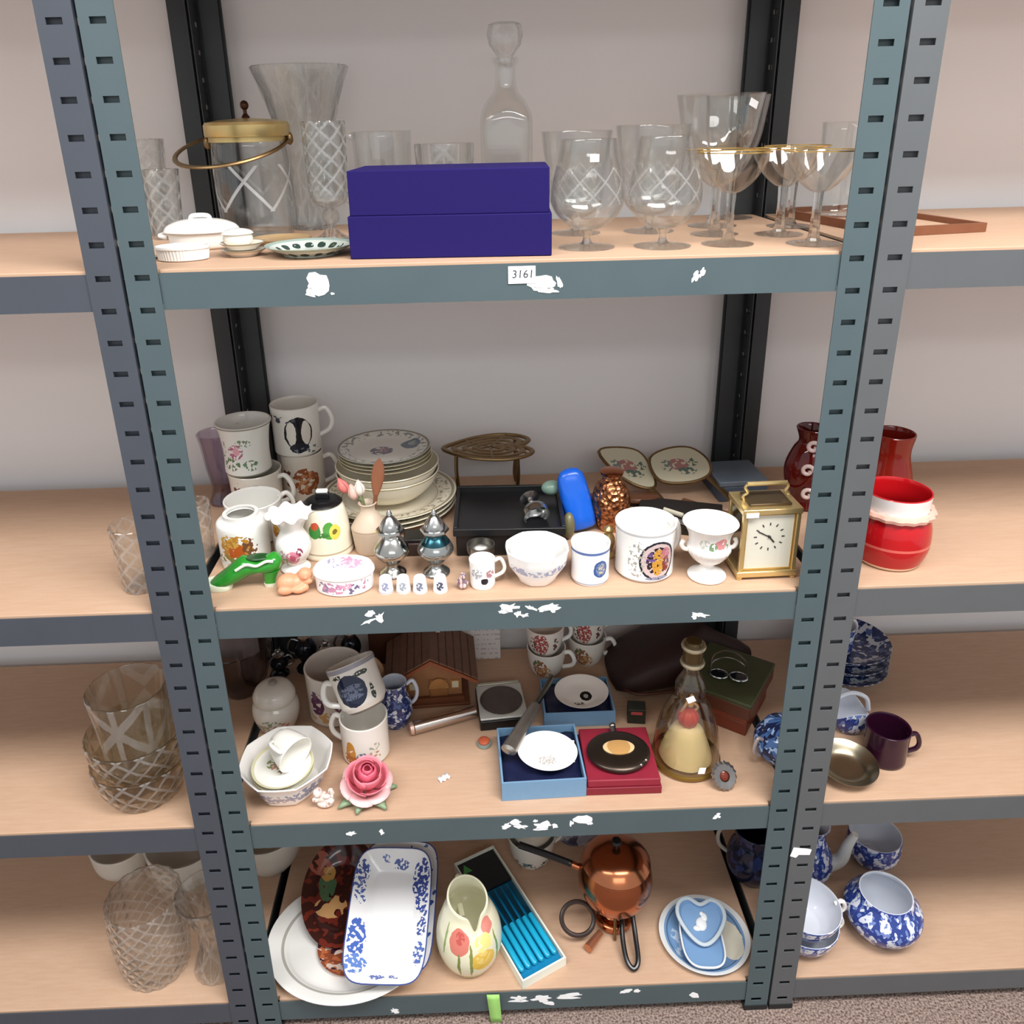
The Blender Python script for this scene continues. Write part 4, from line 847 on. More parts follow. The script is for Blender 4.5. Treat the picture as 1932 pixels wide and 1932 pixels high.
# octagonal bowl with plates and cup
T = thing('octagonal_bowl', 'white octagonal bowl with blue floral sides holding plates and a cup', 'bowl', (.046, .084, S3))
oct2 = lambda r, z, a: (r*(.35+.65*cos(pi/8)/cos(((a+pi/8) % (pi/4))-pi/8)), z)
m_ob = ceramic('octagon_floral', '#efece8', [(-.055, .026, .045, .014, '#7f8fae', 110, .47), (.05, .026, .05, .014, '#8d9ab5', 110, .48), (-.02, .022, .04, .012, '#a8a1b0', 120, .5), (.10, .026, .05, .014, '#8d9ab5', 110, .48), (-.11, .026, .05, .014, '#8d9ab5', 110, .48)])
pr, k = shell([(.050, 0), (.053, .002), (.056, .008), (.068, .036), (.071, .046), (.0775, .054)], .003); obj('body', MB().lathe(pr, 64, oct2, inner=k), m_ob, T)
m_sprig = ceramic('sprig_plate', '#f4f2e9', [(-.012, .004, .016, .012, '#8f9a6c', 160, .5), (-.008, .0, .014, .010, '#c99a86', 170, .52), (.002, -.008, .010, .008, '#7a6a58', 180, .5)], bands=((.0455, .060, '#d8d3ae'),), coord='Object', radial=True)
pl = MB().lathe(smoothp([(0, .001), (.032, .0008), (.036, 0), (.038, .0012), (.0485, .0068), (.0488, .008), (.038, .0038), (0, .0034)], 4), 56)
pl0 = solo('tea_plate', 'lower of two white plates inside the octagonal bowl', 'plate', pl, m_sprig, (.041, .078, S3+.031), (radians(4), 0, 0), group='plates in the octagonal bowl')
dup(pl0, 'upper sprigged plate in the octagonal bowl, under the fallen cup', (.041, .077, S3+.040))
m_tc = ceramic('sprig_cup', '#f4f2ea', [(.004, .034, .014, .010, '#8a8f6a', 170, .5), (.016, .020, .010, .008, '#c9a08e', 170, .5), (-.02, .030, .012, .010, '#8f6f5c', 170, .5), (.03, .036, .012, .008, '#7d8d5c', 170, .45)])
mug('white sprigged teacup lying on its side in the octagonal bowl', (.031, .100, S3+.081), smoothp([(.016, 0), (.018, .003), (.024, .012), (.029, .030), (.032, .048)], 4), .002, m_tc, (.029, .040, .014, .014, .003, 2.4), 'teacup', 'cup', rot=tuple(Vector((.62, -.55, -.16)).to_track_quat('Z', 'Y').to_euler()))
# china rose
T = thing('china_rose', 'pink porcelain rose with green leaves', 'ornament', (.176, .058, S3)); T.scale = (.9, .9, .9)
rp = [plain('#dc6076', .35, 0, .1, 60), plain('#e78492', .35, 0, .1, 60), plain('#f2c2c2', .35, 0, .12, 60)]
for ring, (n, R, top, curl, mt, zc, sq) in enumerate(((2, .010, 140, 0, rp[0], .056, 1.5), (3, .017, 132, 0, rp[0], .052, 1.25), (4, .025, 122, .003, rp[1], .047, 1.05), (5, .033, 104, .006, rp[1], .042, .95), (6, .036, 74, .012, rp[2], .036, .8))):
    for q in range(n):
        a0 = 2*pi*q/n+ring*.9-1.2; rows = []; hw = pi/n*1.28
        for v in range(8):
            t = v/7; ph = radians(12+(top-12)*t); wd = hw*(.45+.55*sin(pi*min(.5+.0, t*.62+.0)))*(1 if t < .9 else .86)
            row = []
            for w in (-1, -.66, -.33, 0, .33, .66, 1):
                aa = a0+w*wd; tt = max(0, t-.7)/.3; rr = R*sin(ph)*(1+.05*w)+curl*tt*tt*(1.1-.4*w*w); zz = zc-R*sq*cos(ph)-.0035*w*w*tt-curl*.4*tt*tt
                row.append((rr*cos(aa), rr*sin(aa), zz))
            rows.append(row)
        obj('petal', MB().sheet(rows), mt, T, (0, 0, .006), (radians(14), radians(8), 0), thick=.0011, smooth=80)
obj('calyx', MB().lathe([(0, .0), (.014, .001), (.018, .008), (.014, .014), (0, .016)], 20), plain('#8b9a72', .4), T)
for a, L_ in ((-2.4, .060), (-1.75, .056), (-.85, .062), (.1, .056), (2.6, .05)):
    leaf = MB().sheet([[(L_*(.25+.75*t), (.0115*sin(pi*min(.97, t+.03)))*w, .004+.010*sin(t*2.2)-.004*w*w-.006*t) for w in (-1, -.5, 0, .5, 1)] for t in (0, .2, .4, .6, .8, 1)])
    obj('leaf', leaf, plain('#7d9473', .4, 0, .2, 60), T, (0, 0, .002), (0, 0, a), thick=.0011)
T = thing('figurine', 'small white flower-sprigged cherub figurine left of the rose', 'figurine', (.114, .034, S3)); fb = MB()
for c, r in (((0, 0, .008), (.015, .011, .0085)), ((-.004, 0, .018), (.010, .009, .009)), ((.008, -.004, .014), (.008, .007, .007)), ((-.010, -.003, .030), (.0078, .0078, .0080)), ((.004, -.006, .024), (.007, .004, .004)), ((-.014, -.006, .018), (.006, .004, .005)), ((.010, .002, .024), (.006, .003, .009)), ((-.010, -.0105, .029), (.0018, .002, .0018))): fb.ball(c, r, 14, 10)
obj('body', fb, ceramic('cherub_glaze', '#e6d9cf', scat=(('#c79a92', 130, .60, -1, 1), ('#a9a08f', 150, .62, -1, 1)), coord='Object'), T, remesh=.0011)
# wooden chalet
T = thing('wooden_chalet', 'carved wooden alpine chalet box with a gabled roof', 'ornament', (.274, .322, S3), (0, 0, radians(3)))
M_ch = plain('#9a6a44', .5, 0, .3, 50, .3); M_rf = plain('#6a4a38', .6, 0, .3, 60, .4); M_ch2 = plain('#6e4026', .5, 0, .2, 50)
obj('plinth', MB().box(-.076, .070, -.066, .062, 0, .006), M_ch2, T, bevel=.001); obj('wall', MB().box(-.056, .056, -.046, .050, .006, .066), M_ch, T)
obj('gable', MB().loft([[(-.056, y, .066), (.056, y, .066), (0, y, .098)] for y in (-.046, .050)]), M_ch, T, smooth=0)
for sx in (-1, 1):
    for q in range(6):                                    # shingle courses, each its own board
        t0, t1 = q/6, (q+1)/6+.03; xa, xb = sx*.086*t0, sx*.086*min(t1, 1.0); za, zb = .106-.050*t0+.0022, .106-.050*min(t1, 1.0)+.0022
        obj('roof_board', MB().loft([[(xa, y, za), (xb, y, zb), (xb, y, zb+.003), (xa, y, za+.003)] for y in (-.068, .062)]), M_rf, T, smooth=0)
    obj('barge_board', MB().loft([[(0, y, .099), (sx*.086, y, .0495), (sx*.086, y, .0565), (0, y, .106)] for y in (-.070, -.066)]), plain('#8a4a2c', .5, 0, .2, 60), T, smooth=0)
obj('door', MB().box(-.004, .030, -.049, -.046, .008, .048), plain('#9a6538', .5, 0, .3, 70), T, bevel=.001); obj('door_arch', MB().loft([[(x_*1.0+.013, y, z_) for x_, z_ in [(.019*cos(pi*k/8), .030+.022*sin(pi*k/8)) for k in range(9)]] for y in (-.0505, -.0485)]), plain('#b07a44', .5, 0, .3, 70), T)
for x in (-.036, .044):
    w_ = obj('window', MB().box(x-.009, x+.009, -.0485, -.046, .026, .046), plain('#a8733f', .5), T); obj('pane', MB().box(x-.006, x+.006, -.0490, -.0484, .029, .043), plain('#d8c9a8', .3), w_)
obj('balcony', MB().box(-.060, .060, -.060, -.046, .006, .012).box(-.060, .060, -.061, -.058, .012, .017), M_ch2, T); obj('chimney', MB().box(.012, .020, .02, .028, .105, .120), plain('#c9bfa4', .5), T)
solo('wooden_box', 'dark wooden box standing behind the chalet', 'box', MB().box(-.05, .03, -.012, .012, 0, .115), M_dwood, (.196, .405, S3), bevel=.002)
t_ = NT('printed_notice'); co_ = t_.n('ShaderNodeTexCoord'); sp_ = t_.n('ShaderNodeSeparateXYZ'); t_.l(co_.outputs['Object'], sp_.inputs[0])
ln = t_.math('LESS_THAN', t_.math('FRACT', t_.math('MULTIPLY', sp_.outputs[2], 95)), .3); nz = t_.noise(t_.vec('MULTIPLY', co_.outputs['Object'], (170, 1, 95)), 1, 0)
t_.bsdf(t_.mix(t_.math('MULTIPLY', t_.math('MULTIPLY', ln, t_.math('GREATER_THAN', nz.outputs[0], .52)), .55), C('#d9d3d0'), C('#8a8486')), .7)
solo('printed_card', 'white printed card propped upright behind the chalet', 'card', MB().box(-.058, .058, -.0006, 0, 0, .12), t_.m, (.352, .3965, S3+.001), (radians(-6), 0, 0))
# pewter roll, compact
T = thing('cylinder_case', 'silver cylindrical tube lying in front of the chalet', 'case', (.300, .208, S3+.0125), (0, 0, radians(19)))
obj('tube', MB().tube([(-.058, 0, 0), (-.056, 0, 0), (.060, 0, 0)], [.009, .0115, .0105], 24), plain('#c9beb6', .25, 1.0, .08, 40), T); obj('end_cap', MB().tube([(-.064, 0, 0), (-.058, 0, 0)], [.0105, .0118], 24), plain('#d8b8a8', .35, .6), T)
T = thing('compact_case', 'square black case with a silver-framed round compact', 'compact', (.405, .240, S3), (0, 0, radians(5)))
obj('case', MB().box(-.044, .044, -.048, .048, 0, .020), M_black, T, bevel=.002)
fr = MB().box(-.043, .043, -.046, .046, .0202, .0245); obj('frame', fr, plain('#cdcec6', .4, .3, .1, 60), T, bevel=.0015)
obj('disc', MB().lathe([(0, .0247), (.0385, .0247), (.039, .0262), (.034, .0275), (.02, .0270), (0, .0272)], 48), plain('#5a514a', .4, .4, .3, 60), T)
obj('frame_bar', MB().box(-.040, .040, .046, .052, .010, .026), plain('#c4c2ae', .3, .8), T, bevel=.001)
T = thing('pill_box', 'tiny round box with an orange lid, on the bare board', 'box', (.371, .155, S3)); T.scale = (.85, .85, .85); obj('base', MB().lathe([(0, 0), (.013, 0), (.0145, .002), (.0145, .008), (0, .0085)], 28), plain('#8fa39c', .3, .3), T); obj('lid', MB().lathe([(0, .0085), (.0115, .0087), (.0118, .012), (.008, .0145), (0, .015)], 28), plain('#b8573a', .4), T)
solo('paper_scrap', 'torn white paper scrap on the bare middle of the third shelf', 'paper', MB().sheet([[(-.010+.004*k, -.006+.002*(k % 2)+j*.006, .001+.002*((j+k) % 2)) for k in range(6)] for j in range(3)]), M_label, (.303, .080, S3), (0, 0, .6), thick=.0004)
# stacked cups
m_red = ceramic('red_panel_cup', '#e4dcd3', [(-.012, .032, .016, .026, '#a8504c', 200, .44), (.02, .03, .006, .018, '#6d4a44', 120, .5), (-.03, .03, .006, .018, '#54403e', 120, .48)])
m_gar = ceramic('garland_cup', '#e6e0d6', [(-.018, .028, .016, .022, '#9a5a44', 190, .46), (-.008, .020, .016, .014, '#b98a52', 190, .48), (-.024, .040, .010, .012, '#6c7350', 120, .5)])
cp = smoothp([(.024, 0), (.026, .003), (.031, .012), (.036, .034), (.038, .058)], 4); g = 'stacked cups at the back of the third shelf'
mug('cup with an orange garland, bottom of the left stack', (.499, .352, S3), cp, .0025, m_gar, (.036, .050, .018, .020, .0042, -.35), 'teacup', 'cup', g); mug('cup with a red panel nested on top of the left stack', (.496, .354, S3+.050), cp, .0025, m_red, (.036, .050, .018, .016, .004, .1), 'teacup', 'cup', g)
mug('cup with a dark garland, bottom of the right stack', (.584, .384, S3), cp, .0025, m_gar, (.036, .050, .018, .020, .0042, -.2), 'teacup', 'cup', g); mug('plain-fronted cup nested on top of the right stack', (.583, .384, S3+.052), cp, .0025, m_red, (.036, .050, .018, .016, .004, .25), 'teacup', 'cup', g)
# presentation boxes with dishes
M_lb = plain('#7196b6', .55, 0, .06, 80); M_nv = plain('#151b3d', .45, 0, .25, 50, .2)
def pres_box(label, loc, w, d, h, rz):
    T = thing('presentation_box', label, 'box', loc, (0, 0, rz), 'presentation boxes'); tt = .003
    obj('base', MB().box(-w/2, w/2, 0, d, 0, .003), M_lb, T)
    for a in ((-w/2, w/2, 0, tt), (-w/2, w/2, d-tt, d), (-w/2, -w/2+tt, tt, d-tt), (w/2-tt, w/2, tt, d-tt)): obj('side', MB().box(a[0], a[1], a[2], a[3], .003, h), M_lb, T)
    rows = [[(-w/2+tt+(w-2*tt)*i/10, tt+(d-2*tt)*j/8, h*.62+.0025*sin(i*1.7+j*.6)+.002*sin(j*2.1)) for i in range(11)] for j in range(9)]
    obj('satin_lining', MB().sheet(rows), M_nv, T, thick=.001, smooth=80)
    return T
pres_box('light blue open box at the back with a white oval dish', (.544, .192, S3), .128, .098, .030, radians(0)); pres_box('light blue open box at the front with a white oval dish', (.465, .030, S3), .136, .126, .036, radians(1.5))
dp = MB().lathe(smoothp([(0, .001), (.024, 0), (.026, .001), (.040, .007), (.0485, .012), (.0488, .0132), (.040, .0092), (.026, .004), (0, .0035)], 4), 56, sy=.8)
m_d1 = ceramic('crest_dish_dark', '#ece5dc', [(.008, -.004, .011, .011, '#1b1a18'), (.008, -.004, .0045, .0045, '#a9a294'), (-.006, -.022, .010, .005, '#5c5148', 240, .45)], coord='Object', warp=(200, .002))
m_d2 = ceramic('crest_dish_pale', '#f3f0ec', [(0, -.012, .015, .010, '#b9b3ad', 260, .48)], coord='Object')
solo('oval_dish', 'white oval dish with a small black square emblem', 'dish', dp, m_d1, (.553, .243, S3+.0255), (radians(10), 0, 0)); solo('oval_dish', 'white oval dish with a pale emblem in the front blue box', 'dish', dp, m_d2, (.475, .088, S3+.033), (radians(8), radians(2), radians(-4)))
T = thing('butter_knife', 'long pewter-handled server lying across both blue boxes', 'knife', (.4555, .168, S3+.0565), (radians(3), 0, radians(63.5)))
obj('handle', MB().tube([(-.104, 0, 0), (-.100, 0, 0), (-.075, 0, 0), (.0, 0, 0), (.02, 0, 0)], [.007, .0135, .0125, .0100, .008], 16, flat=.75), plain('#a8a39a', .35, .9, .2, 50), T); obj('blade', MB().loft([oval_ring(.0095, .0045, z, 14) for z in (.018, .06, .098)]).move(M=Matrix.Rotation(pi/2, 3, 'Y')), plain('#76726a', .3, .95, .15, 60), T, smooth=60)
solo('leaflet', 'folded white leaflet showing under the front oval dish', 'paper', MB().box(-.030, .030, -.02, .03, 0, .0006), M_label, (.492, .098, S3+.0292), (0, 0, radians(-6)))
# red box with round flask
T = thing('presentation_box', 'dark red presentation box tray beside the blue boxes', 'box', (.594, .032, S3), (0, 0, radians(-.5))); M_rb = plain('#7a1528', .5, 0, .12, 60)
obj('base', MB().box(-.061, .061, 0, .124, 0, .014), M_rb, T, bevel=.001); obj('tray', MB().box(-.059, .059, .002, .122, .0142, .028), plain('#8a1a30', .6, 0, .2, 50), T, bevel=.002)
T = thing('hip_flask', 'round pewter flask with a tan oval badge lying in the red box', 'flask', (.594, .088, S3+.0285), (radians(0), 0, 0))
obj('body', MB().lathe(smoothp([(0, 0), (.044, .001), (.052, .006), (.050, .011), (.036, .0145), (0, .016)], 4), 56, sy=.88), plain('#4a4038', .3, .85, .15, 40), T); obj('badge', MB().lathe([(0, .0155), (.026, .0155), (.0262, .0172), (.022, .018), (0, .0182)], 40, sy=.62), ceramic('badge', '#b98d55', bands=((.019, .03, '#d8b98a'),), coord='Object', radial=True, rough=.4), T)
obj('neck', MB().tube([(0, .043, .008), (0, .056, .008)], .005, 12), M_silver, T); obj('stopper_ball', MB().ball((0, .060, .009), .006, 14, 10), M_silver, T)
for x, y in ((.030, -.036), (.040, -.026)): obj('rivet', MB().ball((x, y, .012), .003, 10, 6), M_silver, T)
T = thing('matchbox', 'small dark box with a red stripe behind the red box', 'box', (.648, .205, S3), (0, 0, radians(-8))); obj('box', MB().box(-.016, .016, -.012, .014, 0, .03), plain('#22261e', .5, 0, .4, 60), T, bevel=.001); obj('stripe', MB().box(-.010, .010, -.0126, -.012, .020, .026), plain('#b04848', .5), T)
# glass bell bottle
T = thing('bell_bottle', 'bell-shaped clear bottle with a cream-skirted dancer inside', 'bottle', (.712, .106, S3)); T.scale = (1.02, 1.02, 1.10)
M_amber = clear_glass('honey_glass', (.88, .84, .74), 1.7)
pr, k = shell(smoothp([(.050, 0), (.0545, .006), (.054, .02), (.050, .055), (.042, .085), (.032, .105), (.0245, .118), (.025, .130), (.024, .142), (.0145, .160), (.0125, .175), (.0125, .20)], 5), .003, .008); obj('glass', MB().lathe(pr, 56, inner=k), M_amber, T)
obj('base_ring', MB().lathe([(.0535, .003), (.0565, .004), (.0565, .009), (.0535, .010), (.0535, .003)], 56), plain('#8a7238', .35, .8), T)
for z in (.176, .204): obj('neck_band', MB().lathe([(.0124, z), (.0185, z), (.0195, z+.003), (.0185, z+.006), (.0124, z+.006), (.0124, z)], 32), plain('#c9bda0', .35, .5), T)
obj('stopper', MB().lathe([(0, .182), (.0155, .183), (.0155, .204), (.015, .212), (.012, .216), (0, .217)], 32), plain('#5c4a28', .4, .4), T)
dn = obj('dancer_skirt', MB().lathe([(0, .0085)]+smoothp([(.043, .009), (.040, .02), (.032, .042), (.024, .058), (.012, .066)], 4)+[(0, .068)], 40, lambda r, z, a: (r*(1+.012*cos(7*a)), z)), plain('#efe6cc', .55), T)
obj('dancer_bodice', MB().lathe(smoothp([(0, .066), (.012, .067), (.017, .076), (.016, .086), (.009, .093), (0, .095)], 4), 40, lambda r, z, a: (r*(1+.06*cos(10*a)), z)), plain('#c8321f', .4), T)
obj('dancer_head', MB().ball((.002, 0, .104), (.006, .006, .0075), 14, 10).tube(catmull([(-.012, 0, .088), (-.008, -.004, .102), (.003, -.003, .122)], 5), .0022, 8).tube(catmull([(.010, 0, .090), (.014, -.002, .098), (.008, -.004, .106)], 5), .002, 8), plain('#d9b592', .5), T)
sticker(T, .013, .010, (-.006, -.0265, .131), (pi/2, -.5, -.2)); sticker(T, .012, .011, (.012, -.0540, .022), (pi/2, .2, .2))
# brooch ring
T = thing('brooch', 'oval silver ring brooch with an amber centre propped at the shelf edge', 'brooch', (.757, .040, S3+.023), (radians(62), radians(-14), radians(10)))
obj('ring', MB().lathe([(.008, -.004), (.017, -.005), (.0205, 0), (.017, .005), (.008, .004), (.008, -.004)], 56, lambda r, z, a: (r*(1+.05*cos(16*a)*(r > .012)), z), sy=1.15), plain('#8d8a88', .3, .9, .3, 90), T); obj('stone', MB().ball((0, 0, 0), (.008, .0092, .004), 18, 10), plain('#6a2a1c', .15), T)
# leather bag
T = thing('handbag', 'dark brown leather bag slumped at the back right', 'bag', (.733, .343, S3))
M_le = plain('#2b1512', .62, 0, .35, 24, .5)
secs = []
for x, y0, y1, h in ((-.115, -.03, .03, .016), (-.108, -.070, .048, .030), (-.085, -.086, .055, .056), (-.04, -.088, .062, .082), (.02, -.076, .058, .094), (.05, -.045, .058, .092), (.075, -.004, .058, .086), (.11, .004, .040, .066), (.150, .006, .038, .046), (.175, .012, .034, .026)):
    secs.append([(x, (y0+y1)/2+(y1-y0)/2*cos(2*pi*k/24), (h/2)*(1+math.copysign(abs(sin(2*pi*k/24))**.6, sin(2*pi*k/24)))) for k in range(24)])
obj('body', MB().loft(secs), M_le, T, smooth=70)
obj('piping', MB().tube(catmull([(-.112, -.028, .012), (-.085, -.089, .020), (-.04, -.096, .022), (.02, -.084, .024), (.05, -.050, .026), (.07, -.012, .026)], 5), .003, 8), plain('#4a2418', .4), T)
# boxes with spectacles
T = thing('wooden_box', 'reddish wooden box under the green-topped case', 'box', (.821, .232, S3), (0, 0, radians(-36))); obj('box_base', MB().box(-.055, .055, -.06, .06, 0, .026), plain('#6e2e1e', .4, 0, .25, 40), T, bevel=.002); obj('lid', MB().box(-.056, .056, -.061, .061, .0262, .036), plain('#7d3825', .4, 0, .25, 40), T, bevel=.002)
T = thing('green_case', 'dark case with an olive green top, stacked on the wooden box', 'case', (.823, .238, S3+.0365), (0, 0, radians(-36))); obj('box_base', MB().box(-.062, .062, -.07, .07, 0, .026), plain('#5a3124', .45, 0, .2, 40), T, bevel=.002); obj('lid', MB().box(-.063, .063, -.071, .071, .0262, .034), plain('#454a2c', .6, 0, .15, 50), T, bevel=.002)
T = thing('spectacles', 'silver-rimmed dark spectacles folded on the green-topped case', 'spectacles', (.820, .232, S3+.0712), (0, 0, radians(-18)))
for sx in (-1, 1): obj('lens', MB().lathe([(0, 0), (.015, 0), (.0152, .003), (0, .004)], 28, sy=.8, c=(sx*.017, -.008, .001)), plain('#16161d', .08), T); obj('rim', MB().tube([(sx*.017+.0155*cos(a*pi/12), -.008+.0125*sin(a*pi/12), .003) for a in range(24)], .0018, 6, True), M_silver, T)
for q in (0, 1): obj('temple', MB().tube(catmull([(-.032, -.006+q*.004, .003), (-.028, .018+q*.006, .010+q*.008), (0, .028+q*.006, .016+q*.010), (.028, .018+q*.006, .010+q*.006), (.032, -.006, .003)], 6), .0016, 6), M_silver, T)
# blue bowl behind the right post
T = thing('lidded_bowl', 'blue and white patterned bowl partly behind the right post', 'bowl', (.874, .098, S3)); T.scale = (.85, .85, .95)
m_bb = ceramic('blue_teapot', '#44669c', scat=(('#1c2748', 60, .52, -1, 9), ('#9db6da', 90, .60, -1, 9)), bands=((.004, .010, '#c9b3a8'),))
pr, k = shell(smoothp([(.030, 0), (.034, .004), (.052, .022), (.056, .042), (.046, .060), (.036, .068)], 4), .003); obj('body', MB().lathe(pr, 48, inner=k), m_bb, T); obj('lid', MB().lathe(smoothp([(0, .067), (.037, .068), (.036, .073), (.020, .080), (.006, .082), (0, .083)], 4), 40), m_bb, T); obj('handle', handle(.054, .055, .020, .014, .0035, pi+.3), plain('#a99a96', .2), T)
T = thing('glass_dish', 'smoky cut glass dish seen beyond the left post', 'dish', (-.095, .330, S3)); pr, k = shell(smoothp([(.030, 0), (.034, .004), (.052, .04), (.062, .09), (.066, .11)], 4), .004); obj('body', MB().lathe(pr, 48, flute(16, .04), inner=k), clear_glass('smoke_glass', (.62, .58, .58), 1.6), T)
# ------------------------------------------------------------------ bottom shelf
m_plat = ceramic('platter_line', '#eceae4', bands=((.80, .83, '#b9b7ae'),), coord='Object', radial=True)
def platter_mat():
    t = NT('oval_platter'); co = t.n('ShaderNodeTexCoord'); d = t.vec('LENGTH', t.vec('MULTIPLY', co.outputs['Object'], (1/.150, 1/.124, 0)))
    f = t.math('MULTIPLY', t.math('GREATER_THAN', d, .80), t.math('LESS_THAN', d, .835)); t.bsdf(t.mix(f, C('#ecebe6'), C('#b0ada4')), .12); return t.m
ov = MB().lathe(smoothp([(0, .002), (.60, .0015), (.63, 0), (.66, .002), (.80, .010), (.98, .018), (1.0, .020), (.985, .0215), (.80, .0145), (.65, .006), (0, .0055)], 4), 80, sx=.150, sy=.124)
solo('platter', 'large white oval platter lying under the blue and white dish', 'plate', ov, platter_mat(), (.113, .098, S4))
m_im = ceramic('imari_plate', '#8d4a32', scat=(('#d8c3b4', 60, .56, -1, 1), ('#b9673f', 90, .55, -1, 1), ('#3d2632', 70, .60, -1, 1)), coord='Object', radial=True)
solo('plate', 'rust and white patterned round plate lying on the platter', 'plate', MB().lathe(smoothp([(0, .001), (.036, 0), (.040, .001), (.060, .008), (.061, .0095), (.040, .004), (0, .0035)], 4), 56), m_im, (.118, .090, S4+.0068))
m_dk = ceramic('dark_flower_dish', '#3a1c18', [(-.030, .020, .016, .030, '#4d6a4a', 80, .42), (-.030, .040, .014, .014, '#b88a4a', 90, .4), (-.020, -.020, .030, .020, '#d0a06a', 40, .45), (-.045, .055, .02, .02, '#9a5a4a', 60, .45)], scat=(('#6d2a20', 60, .55, -1, 1),), coord='Object')
solo('bowl', 'dark brown oval dish with painted fruit leaning behind the blue and white dish', 'dish', MB().lathe(smoothp([(0, .002), (.035, 0), (.039, .002), (.058, .016), (.072, .026), (.073, .028), (.057, .0195), (.039, .006), (0, .005)], 4), 56, sy=1.3), m_dk, (.090, .176, S4+.030), (radians(21), radians(-4), 0))
def tray(label, name, loc, rot, a, b, depth, mat, rim=.004):
    T = thing(name, label, 'dish', loc, rot); P = 5
    secs = [oval_ring(a*.56, b*.68, 0, 48, P), oval_ring(a*.60, b*.71, .001, 48, P), oval_ring(a*.93, b*.95, depth*.8, 48, P), oval_ring(a, b, depth, 48, P), oval_ring(a, b, depth+rim*.5, 48, P), oval_ring(a*.975, b*.98, depth+rim*.6, 48, P), oval_ring(a*.60, b*.71, .0065, 48, P), oval_ring(a*.54, b*.67, .0045, 48, P)]
    obj('body', MB().loft(secs), mat, T, smooth=28); obj('rim_line', MB().tube(oval_ring(a*.992, b*.994, depth+rim*.6, 48, P), .0012, 6, True), plain('#3a4a86', .15), T); return T
bl = [(-.060, .074, .014, .018, '#4a5c9c', 170, .50), (-.062, .048, .012, .014, '#5468a8', 170, .5), (-.058, .028, .010, .010, '#5468a8', 180, .55), (.052, .062, .016, .034, '#3a4e96', 150, .47), (.056, .028, .013, .022, '#42569e', 160, .49), (.012, .088, .015, .008, '#4a5c9c', 190, .48), (-.016, .095, .008, .006, '#6a7ab6', 190, .51), (-.055, -.036, .015, .032, '#4a66b2', 130, .46), (-.052, -.078, .019, .016, '#6484c6', 130, .47), (.060, -.018, .009, .016, '#4a5c9c', 170, .49), (.058, -.060, .011, .020, '#5a72b4', 160, .49), (.062, .004, .007, .008, '#4a5c9c', 170, .49), (-.010, -.098, .014, .004, '#6a7ab6', 190, .48), (.018, -.098, .008, .003, '#6a7ab6', 190, .48)]
m_rd = ceramic('blue_flower_dish', '#f0f0ef', bl, coord='Object', warp=(90, .008))
tray('white rectangular dish with blue flower sprays, leaning on top', 'baking_dish', (.190, .100, S4+.060), (radians(20), 0, radians(-4)), .0735, .112, .028, m_rd)
tray('second blue and white rectangular dish, underneath the front one', 'baking_dish', (.200, .128, S4+.050), (radians(20), 0, radians(-4)), .0735, .112, .020, ceramic('blue_edge_dish', '#e6e6e6', scat=(('#44589c', 70, .62, -1, 1),), coord='Object'))
# tulip jug
tul = [(-.019, .100, .021, .025, '#d98072'), (-.017, .108, .009, .013, '#c75f58', 120, .45), (.048, .122, .016, .018, '#dc8a7c'), (.026, .060, .023, .021, '#e3bd4e'), (.026, .068, .014, .014, '#edd079', 120, .45), (-.018, .050, .0025, .030, '#7d8a48'), (.004, .060, .0028, .038, '#8a9350'), (.058, .065, .003, .038, '#7d9a48'), (-.050, .095, .0025, .03, '#93a86a'), (.012, .014, .05, .004, '#a8b562', 80, .4), (.030, .096, .018, .018, '#efe58f', 60, .4)]
T = thing('tulip_jug', 'cream pottery jug painted with red and yellow tulips', 'jug', (.3335, .066, S4))
m_tj = ceramic('tulip_glaze', '#e9e6c8', tul, warp=(50, .008))
def spout(r, z, a):
    if z > .105:
        w = (z-.105)/.045; notch = math.exp(-((a-.35)/.22)**2); return r*(1+w*.05*cos(a)), z-notch*w*.035+w*.012*cos(a+2.6)
    return r, z
pr, k = shell(smoothp([(.036, 0), (.042, .003), (.054, .028), (.0590, .055), (.0560, .085), (.047, .112), (.039, .132), (.036, .150)], 5), .0035); obj('body', MB().lathe(pr, 72, spout, inner=k), m_tj, T)
obj('handle', handle(.045, .128, .05, .022, .006, pi/2+.3), m_tj, T)
# knife box
KR = radians(26.5)
T = thing('knife_box', 'long cream box lined in turquoise holding six knives', 'box', (.4045, .144, S4), (0, 0, KR)); M_kb = plain('#e6e8da', .5); M_tq = plain('#0f7fae', .4, 0, .2, 60)
w_, d_ = .045, .137
obj('base', MB().box(-w_, w_, -d_, d_, 0, .003), M_kb, T)
for a in ((-w_, w_, -d_, -d_+.003), (-w_, w_, d_-.003, d_), (-w_, -w_+.003, -d_+.003, d_-.003), (w_-.003, w_, -d_+.003, d_-.003)): obj('side', MB().box(*a, .003, .020), M_kb, T)
obj('lining', MB().box(-w_+.0032, w_-.0032, -d_+.0032, .055, .0032, .009), M_tq, T); obj('lining', MB().box(-w_+.0032, w_-.0032, .055, d_-.0032, .0032, .0145), plain('#121417', .5), T); obj('inner_label', MB().prism([(-.038, .108), (-.018, .108), (-.028, .128)], .0148, .0152), plain('#4f9a4a', .5), T)
ox, oy = .4045, .144
